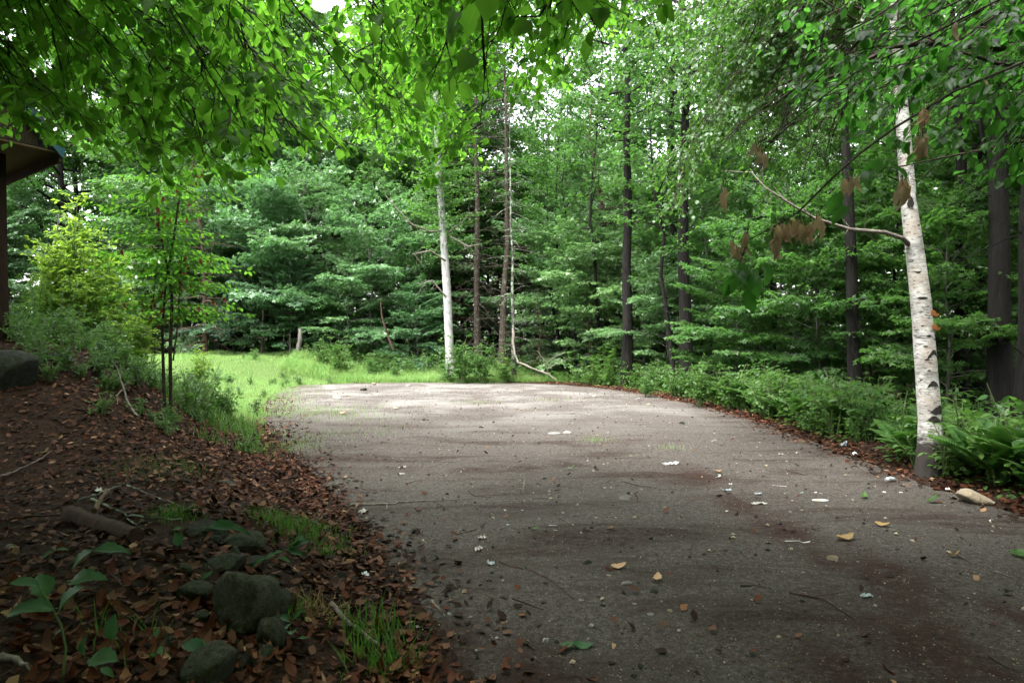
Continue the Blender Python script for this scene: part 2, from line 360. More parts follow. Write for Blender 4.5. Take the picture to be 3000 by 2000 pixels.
mu3 = N(nt, 'ShaderNodeMath', operation='MULTIPLY'); nt.links.new(dr.outputs['Fac'], mu3.inputs[0]); nt.links.new(ramp(nt, noise(nt, 9, 7, .75, v, .5), [(.33, 0.), (.5, 1.)]), mu3.inputs[1])
m4 = N(nt, 'ShaderNodeMath', operation='MULTIPLY'); nt.links.new(mu3.outputs[0], m4.inputs[0]); nt.links.new(ramp(nt, noise(nt, 45, 6, .9, v), [(.36, .4), (.52, .95)]), m4.inputs[1])
col = mix(nt, m4.outputs[0], col, (.042, .021, .016))                                # drifts of dark needles and humus
nt.links.new(col, p.inputs['Base Color']); p.inputs['Roughness'].default_value = .95; p.inputs['Specular IOR Level'].default_value = .1
bh = N(nt, 'ShaderNodeMath', operation='ADD'); nt.links.new(fine, bh.inputs[0]); nt.links.new(mid, bh.inputs[1]); bump(nt, p, bh.outputs[0], 1.0, .022)
M['gravel'] = m
def rockmat(name, a, b, moss=None):
    m, nt, p, o = mat(name); v = objvec(nt); n = noise(nt, 6, 8, .7, v); n2 = noise(nt, 45, 4, .6, v)
    col = ramp(nt, n, [(.3, a), (.7, b)])
    col = mix(nt, ramp(nt, n2, [(.45, 0.), (.65, .5)]), col, tuple(x * 1.5 for x in b))
    col = mix(nt, ramp(nt, noise(nt, 16, 5, .7, v, .6), [(.58, 0.), (.63, .7)]), col, tuple(min(.3, x * 2.4) for x in b))
    if moss:
        k = ramp(nt, noise(nt, 3.5, 5, .65, v), [(.42, 0.), (.6, .85)]); col = mix(nt, k, col, moss)
    nt.links.new(col, p.inputs['Base Color']); p.inputs['Roughness'].default_value = .9; p.inputs['Specular IOR Level'].default_value = .15; bump(nt, p, n, .8, .03); return m
M['rock'] = rockmat('field_stone', (.022, .022, .017), (.07, .068, .055), (.022, .034, .011))
M['rock_p'] = rockmat('pale_stone', (.16, .155, .14), (.27, .26, .23))
M['rock_d'] = rockmat('dark_stone', (.016, .017, .015), (.045, .046, .042), (.018, .026, .010))
M['rock_t'] = rockmat('tan_stone', (.20, .16, .11), (.34, .28, .20))
M['wood_dark'] = barkmat('stained_board', (.030, .020, .015), (.075, .050, .036), .15, 9, bmp=.2)
M['wood_red'] = barkmat('red_stained_post', (.018, .010, .008), (.042, .022, .015), .1, 14, bmp=.2)
M['soffit'] = barkmat('plywood_soffit', (.085, .055, .034), (.13, .085, .052), .2, 8, bmp=.1)
M['teal'] = plain('teal_metal', (.008, .075, .105), .5, 0, .3, 6)
M['shingle'] = plain('roof_shingle', (.06, .06, .062), .9, 0, .4, 20)
M['white'] = plain('white_plastic', (.52, .52, .50), .4, 0, .08, 40)
M['paper'] = plain('grimy_paper', (.34, .32, .29), .8, 0, .3, 25)
M['foil'] = plain('silver_foil', (.6, .62, .66), .3, .7, .35, 60)
M['bluepaper'] = plain('pale_blue_scrap', (.26, .31, .325), .7, 0, .2, 40)

# ------------------------------------------------------------------ land
def sheet(name, X, Y, Z, m):
    r, c = X.shape; mb = MB()
    i = np.arange(r - 1)[:, None] * c; j = np.arange(c - 1)[None]
    mb.add(np.stack([X, Y, Z], -1), np.stack([i + j, i + j + 1, i + c + j + 1, i + c + j], -1).reshape(-1, 4))
    return mb.obj(name, m)
u = np.linspace(-1, 1, 251); gx = np.sinh(u * 3.6) / np.sinh(3.6) * 95 - 1.0
v_ = np.linspace(-1, 1, 281); gy = np.sinh(v_ * 3.4) / np.sinh(3.4) * 120 + 9
X, Y = np.meshgrid(gx, gy)
dip = 0.06 * sm(.15, .6, inside(X, Y)) * (Y < 26.7) * (Y > -12)
gd = sheet('ground', X, Y, hgt(X, Y) - dip, M['soil']); tag(gd, kind='structure')
ins = inside(X, np.minimum(Y, 26.7)); tf_ = sm(13.5, 16, Y) * (1 - sm(31, 35, Y)) * sm(.3, -.2, ins) * (X < xl(np.minimum(Y, 26)) + .3) * sm(-19, -14, X) + sm(26.4, 26.9, Y) * (1 - sm(28.5, 30, Y)) * sm(-9, -8, X) * (1 - sm(3, 4.5, X))
a_ = gd.data.attributes.new('turf', 'FLOAT', 'POINT'); a_.data.foreach_set('value', (np.clip(tf_, 0, 1) * .9).ravel())
ys = np.concatenate([np.linspace(-12, 2, 30)[:-1], np.linspace(2, 9, 150)[:-1], np.linspace(9, 26.7, 150)])
tt = np.linspace(0, 1, 150)
rag = lambda y, s: .16 * fbm(y * 1.7 + s, y * 0 + s, 4) + .10 * vnoise(y * 9 + s, y * 0)
Lx = xl(ys) + rag(ys, 3); Rx = xr(ys) + rag(ys, 21)
X = Lx[:, None] + (Rx - Lx)[:, None] * tt[None]; Y = np.repeat(ys[:, None], 150, 1)
edge = np.minimum(X - Lx[:, None], Rx[:, None] - X)
Z = hgt(X, Y) + .010 * fbm(X * 3, Y * 3, 3) + .005 * fbm(X * 11, Y * 11, 2) + .006 - .03 * (1 - sm(0, .15, edge))
gv = sheet('gravel_clearing', X, Y, Z, M['gravel']); tag(gv, kind='structure')
nd = np.clip(1.15 * (1 - sm(9, 19, Y)) + .9 * sm(1.3, .3, edge), .0, 1.2)
a_ = gv.data.attributes.new('needles', 'FLOAT', 'POINT'); a_.data.foreach_set('value', nd.ravel())

pts = [(2560, 1700, 70), (2650, 1760, 90), (2700, 1830, 100), (2780, 1900, 100), (2880, 1960, 110), (2420, 1640, 60), (2300, 1560, 80), (2160, 1480, 60), (2960, 1800, 70), (2700, 1910, 170), (2480, 1990, 150), (2620, 1690, 120), (1560, 1960, 110), (2040, 1390, 60), (1330, 1900, 100)]
dv = np.zeros_like(X)
for a1, b1, c1 in pts:
    p_ = gp(a1, b1); s1 = c1 * p_[1] / F * .34133; dv = np.maximum(dv, np.exp(-((X - p_[0]) / s1) ** 2 - ((Y - p_[1]) / (s1 * 2.2)) ** 2))
a_ = gv.data.attributes.new('drift', 'FLOAT', 'POINT'); a_.data.foreach_set('value', np.clip(dv * 1.05, 0, 1).ravel())
# ------------------------------------------------------------------ trees
def twig_leaves(r, wood, A, D, L, Nn, step, tmpl, size, crown, ang=50, droop=.15, tilt=.35, rt=.006, mi_w=0, bare=0.0, wide=1.0, spread=0.0):
    """twigs from points A along D (length L, plane normal Nn) carrying leaves left and right"""
    A = np.asarray(A); D = nrm(D); L = np.asarray(L); B = A + D * L[:, None]; B[:, 2] -= droop * L * .5
    if wood is not None: sticks(wood, A, B, rt, rt * .35, mi_w)
    n = np.maximum((L / step).astype(int), 1); idx = np.repeat(np.arange(len(A)), n)
    u = r.uniform(bare, 1.04, len(idx)); sd_ = np.where(r.random(len(idx)) < .5, 1., -1.)
    P = A[idx] + (B - A)[idx] * u[:, None]
    Nv = nrm(Nn[idx] + r.normal(0, tilt, (len(idx), 3)))
    a = np.radians(r.normal(ang, 16, len(idx)))
    S_ = nrm(np.cross(Nv, D[idx])); lat = r.uniform(-1, 1, len(idx)) * spread * L[idx] * (1.05 - .75 * u)
    P = P + nrm(np.cross(Nn[idx], D[idx])) * lat[:, None]
    if spread: P[:, 2] -= np.abs(lat) * .25; sd_ = np.sign(lat)
    ax = D[idx] * np.cos(a)[:, None] + S_ * (sd_ * np.sin(a))[:, None] + np.array([0, 0, -1]) * (droop + r.random(len(idx)) * droop)[:, None]
    s = size * r.uniform(.65, 1.2, len(idx))
    blades(crown, P, ax, Nv, s, tmpl, wide)

def limb_path(r, p0, az, el, L, sag, n=6):
    t = np.linspace(0, 1, n); d = np.array([cos(az) * cos(el), sin(az) * cos(el), sin(el)])
    P = p0 + d * (t * L)[:, None]; P[:, 2] -= sag * L * t ** 2
    w = np.cumsum(r.normal(0, .035 * L, (n, 3)), 0); w -= w[0]; return P + w * t[:, None]

def gen_tree(seed, H, r0, cb, nl, L0, prof, el0, el1, sag, tmpl, size, step, sub=9, subL=.42, tilt=.35, droop=.15, dead=0, lean=.03, up=.0, flare=1.25, deadL=1.2, flat=True, spread=.3, wig=.012):
    r = np.random.default_rng(seed); tr = MB(); cr = MB()
    n = 10; t = np.linspace(0, 1, n)
    P = np.stack([np.cumsum(r.normal(0, wig * H, n)), np.cumsum(r.normal(0, wig * H, n)), t * H], 1)
    P[:, :2] = (P[:, :2] - P[0, :2]) * np.minimum(t * 3, 1)[:, None]; P[:, 0] += lean * H * t
    rad = r0 * (1 - .93 * t); rad[0] *= flare
    tube(tr, np.concatenate([[P[0] - [0, 0, .3]], P]), np.concatenate([[rad[0] * 1.15], rad]), 8)
    TA, TD, TL, TN = [], [], [], []
    for i in range(nl):
        f = (i + r.random()) / nl; q = cb + (1 - cb) * f ** .9 * .985
        p0 = np.array([np.interp(q, t, P[:, k]) for k in range(3)]); rr = np.interp(q, t, rad)
        az = i * 2.39996 + r.normal(0, .5); L = L0 * prof(f) * r.uniform(.65, 1.2); el = el0 + (el1 - el0) * f + r.normal(0, .12)
        lp = limb_path(r, p0, az, el, L, sag * r.uniform(.5, 1.4))
        tube(tr, lp, np.linspace(min(rr * .55, .012 + .016 * L), .004, len(lp)), 5, cap=False)
        m = max(3, int(sub * L)); s = np.sort(r.uniform(.18, 1, m)) ** .8
        q_ = np.stack([np.interp(s, np.linspace(0, 1, len(lp)), lp[:, k]) for k in range(3)], 1)
        dl = nrm(lp[-1] - lp[0]); sdv = nrm(np.cross([0, 0, 1.], dl)); nn = nrm(np.cross(dl, sdv))
        aa = np.radians(r.normal(52, 14, m)) * np.where(np.arange(m) % 2, 1, -1)
        aa[-1] = 0
        D = dl * np.cos(aa)[:, None] + sdv * np.sin(aa)[:, None] + np.array([0, 0, up]) + r.normal(0, .12 if flat else .5, (m, 3))
        TA.append(q_); TD.append(D); TL.append(np.maximum(.15, L * subL * (1.15 - .7 * s) * r.uniform(.6, 1.2, m)))
        TN.append(np.repeat(nn[None] + [0, 0, .5], m, 0))
    if nl:
        A, D, L, Nn = map(np.concatenate, (TA, TD, TL, TN)); twig_leaves(r, tr, A, D, L, nrm(Nn), step, tmpl, size, cr, droop=droop, tilt=tilt, rt=.007, spread=spread)
    for i in range(dead):                              # bare dead lower branches with fine twigs
        q = r.uniform(.06, cb + .1); p0 = np.array([np.interp(q, t, P[:, k]) for k in range(3)])
        L = deadL * r.uniform(.4, 1.3); lp = limb_path(r, p0, r.random() * 6.28, r.normal(-.05, .25), L, r.uniform(-.1, .35), 5)
        tube(tr, lp, np.linspace(.016, .004, 5), 4, cap=False)
        m = r.integers(3, 9); s = r.uniform(.25, 1, m); a0 = np.stack([np.interp(s, np.linspace(0, 1, 5), lp[:, k]) for k in range(3)], 1)
        sticks(tr, a0, a0 + nrm(nrm(lp[-1] - lp[0]) + r.normal(0, .6, (m, 3))) * r.uniform(.1, .45, (m, 1)) * L * .7, .005, .002)
    return tr, cr
up_p = lambda f: (1 - .55 * f) * (.55 + .45 * min(1, f * 5))
round_p = lambda f: .35 + .75 * math.sin(math.pi * min(1, .15 + f * .85))
cone_p = lambda f: 1.02 - .93 * f
PROTO = {}
def proto(kind, tr, cr, wood, leaf):
    PROTO.setdefault(kind, []).append((tr.mesh(kind + '_trunk', wood), cr.mesh(kind + '_crown', leaf) if cr.n else None))
for k in range(4):
    proto('maple', *gen_tree(100 + k, 8.5, .075, .07, 34, 3.5, round_p, .18, .9, .24, MAPLE, .165, .032, sub=4.0, subL=.52, tilt=.62, droop=.3, spread=.5), M['bark_g'], M['maple'])
for k in range(2):
    proto('maple_young', *gen_tree(120 + k, 5, .035, .12, 24, 1.5, round_p, .2, .8, .1, MAPLE, .11, .04, sub=7, subL=.5, tilt=.45, droop=.2), M['bark_g'], M['maple_y'])
for k in range(3):
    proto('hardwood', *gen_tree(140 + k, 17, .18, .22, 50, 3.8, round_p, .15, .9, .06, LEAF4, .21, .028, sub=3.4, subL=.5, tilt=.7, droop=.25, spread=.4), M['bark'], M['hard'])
for k in range(2):
    proto('hemlock', *gen_tree(160 + k, 12, .14, .04, 84, 2.7, cone_p, -.02, .35, .16, SPRAY, .26, .075, sub=5, tilt=.3, droop=.14, subL=.40, spread=.22), M['bark_b'], M['conifer'])
for k in range(2):
    proto('spruce', *gen_tree(180 + k, 17, .17, .62, 44, 1.6, cone_p, -.1, .3, .12, SPRAY, .22, .06, sub=5, tilt=.4, droop=.1, dead=90, deadL=1.6, spread=.2, lean=0, wig=.003), M['spruce'], M['conifer'])
for k in range(3):
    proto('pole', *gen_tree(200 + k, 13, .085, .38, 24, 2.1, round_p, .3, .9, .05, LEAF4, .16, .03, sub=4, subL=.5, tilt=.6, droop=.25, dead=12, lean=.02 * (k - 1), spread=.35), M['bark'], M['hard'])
for k in range(2):
    proto('beechling', *gen_tree(220 + k, 4.2, .028, .15, 24, 1.5, round_p, .1, .7, .08, LEAF4, .10, .03, sub=6, subL=.5, tilt=.5, droop=.3, spread=.25), M['twig'], M['hard'])
for k in range(2):
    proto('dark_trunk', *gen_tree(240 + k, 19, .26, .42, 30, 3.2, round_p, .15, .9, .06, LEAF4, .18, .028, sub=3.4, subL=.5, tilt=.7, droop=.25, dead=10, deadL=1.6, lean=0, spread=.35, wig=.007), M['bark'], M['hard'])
ncopy = 0
def plant_tree(kind, i, x, y, label, group=None, sc=1.0, rz=None, name=None, cat='tree', dz=0, wood=None, tilt=(0, 0), leafm=None):
    global ncopy
    tm, cm = PROTO[kind][i % len(PROTO[kind])]
    o = thing(name or kind + '_tree', label, cat, (x, y, float(hgt(x, y)) + dz), R.random() * 6.28 if rz is None else rz, sc, group)
    if tilt != (0, 0): o.rotation_euler[0], o.rotation_euler[1] = tilt
    a = link('trunk', tm, o)
    if cm:
        cw = link('crown', cm, o)
        if leafm: cw.material_slots[0].link = 'OBJECT'; cw.material_slots[0].material = M[leafm]
    return o
def px_tree(kind, i, px, d, *a, **k): return plant_tree(kind, i, (px - CX) / F * d, d, *a, **k)

# understory maples along the far edge, left of the aspen
for i, (px, d, s) in enumerate([(205, 33, 1.05), (262, 31, .95), (318, 32, 1.1), (372, 30.6, .9), (402, 33, 1.0), (300, 36, 1.35), (385, 37, 1.35), (235, 38, 1.35), (345, 29.8, .55), (418, 29.4, .45), (290, 30, .5)]):
    px_tree('maple', i, px, d, 'leafy maple with layered low branches at the far edge of the clearing' if s < 1.2 else 'taller maple rising behind the low maples at the far edge', 'maples along the far edge' if s < 1.2 else 'taller maples behind the far edge', s, name='maple_tree')
for i, (px, d, s) in enumerate([(575, 28.5, .8), (603, 27.5, .8), (622, 30, 1.1), (590, 33, 1.2), (645, 25, .55), (672, 23.5, .55), (738, 19, .5), (775, 18.5, .7), (820, 17, .62), (880, 18, .8), (945, 15, .6), (990, 19, .9), (715, 25, .95)]):
    px_tree('maple', i + 1, px, d, 'maple with flat leafy sprays between the lichen-grey spruce and the thick dark trunk', 'maples right of the spruces', s, name='maple_tree', leafm='hard' if px > 700 else None)  # right-hand maples take a darker leaf colour that stands in for shade
for i, (px, d, s, l) in enumerate([(205, 29, .8, 'drooping dark hemlock at the left end of the maple row'), (572, 33, .9, 'tall dark hemlock behind the maples right of the spruces'), (608, 31, 1.2, 'tall dark hemlock beside the thick dark trunks'), (150, 34, 1.1, 'dark hemlock beyond the grass lane left of the maples'),
                                   (330, 38, 1.2, 'hemlock standing behind the far maple row'), (450, 36, 1.2, 'hemlock behind the pale aspen trunk'), (540, 27, .32, 'small hemlock sapling under the maples right of the spruces'), (508, 26.6, .22, 'small bushy hemlock at the foot of the lichen-grey spruce'), (590, 26, .3, 'small hemlock left of the thick dark trunk')]):
    px_tree('hemlock', i, px, d, l, None, s, name='hemlock_tree')
# spruces with dead lower branches
px_tree('spruce', 0, 478, 29.5, 'brown scaly spruce trunk with dead twigs just right of the pale aspen', None, 1.0, name='spruce_tree')
px_tree('spruce', 1, 502, 28, 'dark straight spruce in the middle of the three spruces', None, .95, name='spruce_tree')
# lichen-spotted leaning one
tr, cr = gen_tree(191, 11, .085, .6, 26, 1.2, cone_p, -.1, .3, .12, SPRAY, .2, .08, sub=5, dead=30, deadL=1.0, lean=-.02, wig=.005)
o = thing('spruce_tree', 'thin spruce with pale green lichen blotches on its trunk', 'tree', at(514, 360, 27).tolist()); o.location[2] = float(hgt(o.location[0], 27))
tr.obj('trunk', M['lichen'], o); cr.obj('crown', M['conifer'], o)
# pale aspen
b0 = at(451, 352, 27.3); zt = float(hgt(b0[0], 27.3)); pts = [at(451, 352, 27.3), at(447, 290, 27.3), at(442, 215, 27.3), at(438, 165, 27.3), at(436, 100, 27.3), at(434, 30, 27.3)]
pts = [np.array([p[0] - b0[0], 0, p[2] - zt]) for p in pts]; pts[0][2] = -.2
o = thing('aspen_tree', 'pale straight aspen trunk standing alone before the dark spruces', 'tree', (b0[0], 27.3, zt))
mb = MB(); tube(mb, pts, [.185, .165, .145, .13, .10, .05], 10); mb.obj('trunk', M['aspen'], o)
cr = MB()
lim = [[at(447, 230, 27.3), at(430, 231, 27), at(412, 224, 26.7), at(397, 208, 26.5), at(386, 196, 26.4)], [at(448, 262, 27.3), at(430, 250, 26.5), at(412, 254, 26.2)], [at(449, 232, 27.3), at(462, 222, 27), at(470, 212, 26.8)],
       [at(449, 300, 27.3), at(432, 280, 26.6), at(420, 284, 26.4)], [at(450, 236, 27.3), at(468, 246, 26.9), at(480, 244, 26.7)]]
for L in lim:
    mb = MB(); L = [np.array([p[0] - b0[0], p[1] - 27.3, p[2] - zt]) for p in L]; tube(mb, L, np.linspace(.045, .012, len(L)), 5)
    L = np.array(L); k = len(L) * 3; s = R.uniform(.3, 1, k); a0 = np.stack([np.interp(s, np.linspace(0, 1, len(L)), L[:, j]) for j in range(3)], 1)
    sticks(mb, a0, a0 + R.normal(0, .35, (k, 3)), .008, .003); mb.obj('branch', M['deadwood'], o)
A = []; D = []; L = []
for i in range(150):
    z = R.uniform(5.2, 13); az = R.random() * 6.28; A.append([0 + np.interp(z, [0, 13], [0, -.7]), 0, z]); D.append([cos(az), sin(az), .4]); L.append(R.uniform(.8, 2.2))
twig_leaves(R, None, np.array(A), np.array(D), np.array(L), np.tile([0, 0, 1.], (150, 1)), .03, LEAF6, .13, cr, droop=.3, tilt=.6, spread=.3)
cr.obj('crown', M['birchleaf'], o)

# thick dark trunks right of centre
for i, (px, d, s, l) in enumerate([(627, 23.5, (.75, .75, 1), 'thick brown-black trunk nearest the tall leafy weed clump'), (664, 26, (.85, .85, 1), 'thick dark trunk half hidden behind its neighbours right of the weed clump'), (686, 21.5, (.85, .85, 1), 'thick black trunk at the edge of the right-hand shrubs')]):
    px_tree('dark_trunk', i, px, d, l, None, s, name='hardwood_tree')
for i, (px, d, s, l) in enumerate([(857, 15.5, (.6, .6, .9), 'grey-brown trunk with a scarred foot rising out of the ferns'), (905, 17, (.55, .55, .9), 'thin dark trunk just left of the white birch, behind it'), (962, 16, (.65, .65, .95), 'mottled trunk with pale lichen right of the white birch'), (1002, 13.5, (.85, .85, 1), 'massive dark trunk deep in shade right of the white birch'),
                                   (1030, 12.5, (1.0, 1.0, 1), 'massive dark trunk at the right edge of the woods'), (978, 19, (.75, .75, 1), 'leaning dark trunk behind the massive trunks')]):
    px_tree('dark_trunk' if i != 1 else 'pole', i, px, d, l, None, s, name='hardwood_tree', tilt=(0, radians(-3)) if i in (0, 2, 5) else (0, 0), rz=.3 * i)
# slimmer poles scattered through the right-hand woods
rr = np.random.default_rng(77)
for i in range(26):
    px = rr.uniform(525, 1110); d = rr.uniform(18, 42) if px < 800 else rr.uniform(12, 36)
    if inside((px - CX) / F * d, min(d, 26.7)) > -1.2: d = 27 + rr.uniform(0, 14) if px < 620 else d + 3
    if inside((px - CX) / F * d, d) > -.8 and d < 26.7: continue
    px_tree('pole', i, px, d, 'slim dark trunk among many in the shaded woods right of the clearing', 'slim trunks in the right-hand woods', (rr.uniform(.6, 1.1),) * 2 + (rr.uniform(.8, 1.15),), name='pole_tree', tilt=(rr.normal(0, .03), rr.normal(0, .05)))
for i in range(16):                                    # big shading trees deeper in on the right
    x = rr.uniform(9, 30); y = rr.uniform(9, 34)
    plant_tree('hardwood', i, x, y, 'broad leafy tree deep in the woods right of the clearing', 'broad trees in the right-hand woods', rr.uniform(.8, 1.1), name='hardwood_tree')
# shaded understory on the right
for i in range(34):
    px = rr.uniform(600, 1120); d = rr.uniform(13, 34)
    if inside((px - CX) / F * d, min(d, 26.7)) > -1.5: d = 28
    px_tree('beechling', i, px, d, 'leafy young beech in the shade under the right-hand trunks', 'young beeches under the right-hand woods', rr.uniform(.7, 1.3), name='beech_sapling')
# taller woods behind
for i in range(62):
    px = rr.uniform(-300, 1300); d = rr.uniform(36, 60)
    if 466 < px < 560: continue
    s = rr.uniform(1.15, 1.5) if px < 600 else rr.uniform(.95, 1.3)
    px_tree('hardwood', i, px, d, 'tall leafy tree in the woods behind the clearing', 'tall trees behind the clearing', s, name='hardwood_tree')
for i, (px, d, s) in enumerate([(478, 37, .85), (500, 40, .95), (522, 38, .85), (546, 41, .95), (462, 43, 1.0), (534, 45, 1.0)]):
    px_tree('hemlock', i, px, d, 'dark hemlock closing the gap behind the three spruces', 'hemlocks behind the spruces', s, name='hemlock_tree')
for i, (px, d, s) in enumerate([(470, 50, .8), (492, 54, .95), (515, 52, .9), (540, 50, .95), (565, 53, 1.05), (528, 57, 1.0), (590, 48, .95)]):
    px_tree('hardwood', i, px, d, 'lower leafy tree under the gap of sky behind the spruces', 'low trees under the sky gap', s, name='hardwood_tree')
for i in range(12):                                    # left plateau woods behind the cabin
    x = rr.uniform(-30, -11); y = rr.uniform(24, 42)
    plant_tree('maple', i, x, y, 'bright leafy maple beyond the grass left of the clearing', 'maples beyond the grass lane', rr.uniform(.9, 1.3), name='maple_tree')
# far woods: one mass all round, and unseen woods behind the camera, added to block low sky light
r = np.random.default_rng(400); mb = MB()
n = 46000; az = r.uniform(-1.25, 1.25, n); d = r.uniform(62, 80, n); top = 11 + 4 * fbm(az * 6, az * 0 + 3) + 6 * sm(-.1, .5, az)
z = hgt(np.sin(az) * d, np.cos(az) * d) + r.random(n) ** .8 * top
blades(mb, np.stack([np.sin(az) * d, np.cos(az) * d, z], 1), r.normal(0, 1, (n, 3)), r.normal(0, 1, (n, 3)) + [0, 0, 1], r.uniform(.45, .9, n), LEAF4)
n = 56000; az = r.uniform(-1.2, 1.2, n); d = r.uniform(43, 58, n); z = hgt(np.sin(az) * d, np.cos(az) * d) + r.random(n) ** 1.3 * 5.5
k = fbm(az * 14, d * .1, 3) + .55 - .17 * z > 0; az, d, z = az[k], d[k], z[k]; n = len(z)
blades(mb, np.stack([np.sin(az) * d, np.cos(az) * d, z], 1), r.normal(0, 1, (n, 3)), r.normal(0, 1, (n, 3)) + [0, 0, 1], r.uniform(.25, .5, n), LEAF4)
n = 34000; az = r.uniform(.12, .85, n); d = r.uniform(40, 56, n); z = hgt(np.sin(az) * d, np.cos(az) * d) + r.random(n) * 11
k = fbm(az * 16 + 3, z * .35, 3) > -.12; az, d, z = az[k], d[k], z[k]; n = len(z)
blades(mb, np.stack([np.sin(az) * d, np.cos(az) * d, z], 1), r.normal(0, 1, (n, 3)), r.normal(0, 1, (n, 3)) + [0, 0, 1], r.uniform(.25, .5, n), LEAF4)
n = 15000; az = r.uniform(1.3, 4.98, n); d = r.uniform(8, 15, n); z = r.random(n) ** .7 * 12
blades(mb, np.stack([np.sin(az) * d, np.cos(az) * d, z], 1), r.normal(0, 1, (n, 3)), r.normal(0, 1, (n, 3)) + [0, 0, 1], r.uniform(.6, 1.2, n), LEAF4)
n = 30000; x = r.uniform(5, 42, n); y = r.uniform(11, 46, n); z = 8.5 + 8 * r.random(n); k = (x > np.interp(y, [11, 22, 28, 46], [6, 6, 1, 1])) & (fbm(x * .25, y * .25 + z * .2, 3) > -.2); x, y, z = x[k], y[k], z[k]; n = len(x)
blades(mb, np.stack([x, y, z], 1), r.normal(0, 1, (n, 3)), r.normal(0, .6, (n, 3)) + [0, 0, 1], r.uniform(.18, .34, n), LEAF4)
tag(mb.obj('woods', M['hard']), kind='stuff')
# ------------------------------------------------------------------ the trees whose boughs hang into the view
NEAR = {}
def near_mesh(key, matr, wid, n=9, curl=.10, k=3):
    if key not in NEAR:
        NEAR[key] = []
        for i in range(k):
            mb = MB(); tv, tf = near_leaf(31 * i + len(key), wid, curl * (1 + i * .6), True, n); mb.add(tv, np.array(tf[0]), 0); NEAR[key].append(mb.mesh(key, M[matr]))
    return NEAR[key]
def proj(P):
    d = np.maximum(P[:, 1], .05); return CX + P[:, 0] / d * F, CY - (P[:, 2] - EYE) / d * F, d
from mathutils import Matrix
def place_leaf(name, me, P, A, Nn, s, parent, base):
    Y = nrm(A); Xv = nrm(np.cross(Y, Nn)); Z = np.cross(Xv, Y)
    o = link(name, me, parent); p = P - base
    o.matrix_local = Matrix(((Xv[0] * s, Y[0] * s, Z[0] * s, p[0]), (Xv[1] * s, Y[1] * s, Z[1] * s, p[1]), (Xv[2] * s, Y[2] * s, Z[2] * s, p[2]), (0, 0, 0, 1)))
    return o
woodname_leaf = lambda k: k
class Foliage:
    def __init__(s): s.P = []; s.A = []; s.N = []; s.s = []
    def add(s, P, A, Nn, sz): s.P.append(P); s.A.append(A); s.N.append(Nn); s.s.append(sz)
def bez(a, c, b, n=9):
    t = np.linspace(0, 1, n)[:, None]; return a * (1 - t) ** 2 + 2 * c * t * (1 - t) + b * t * t
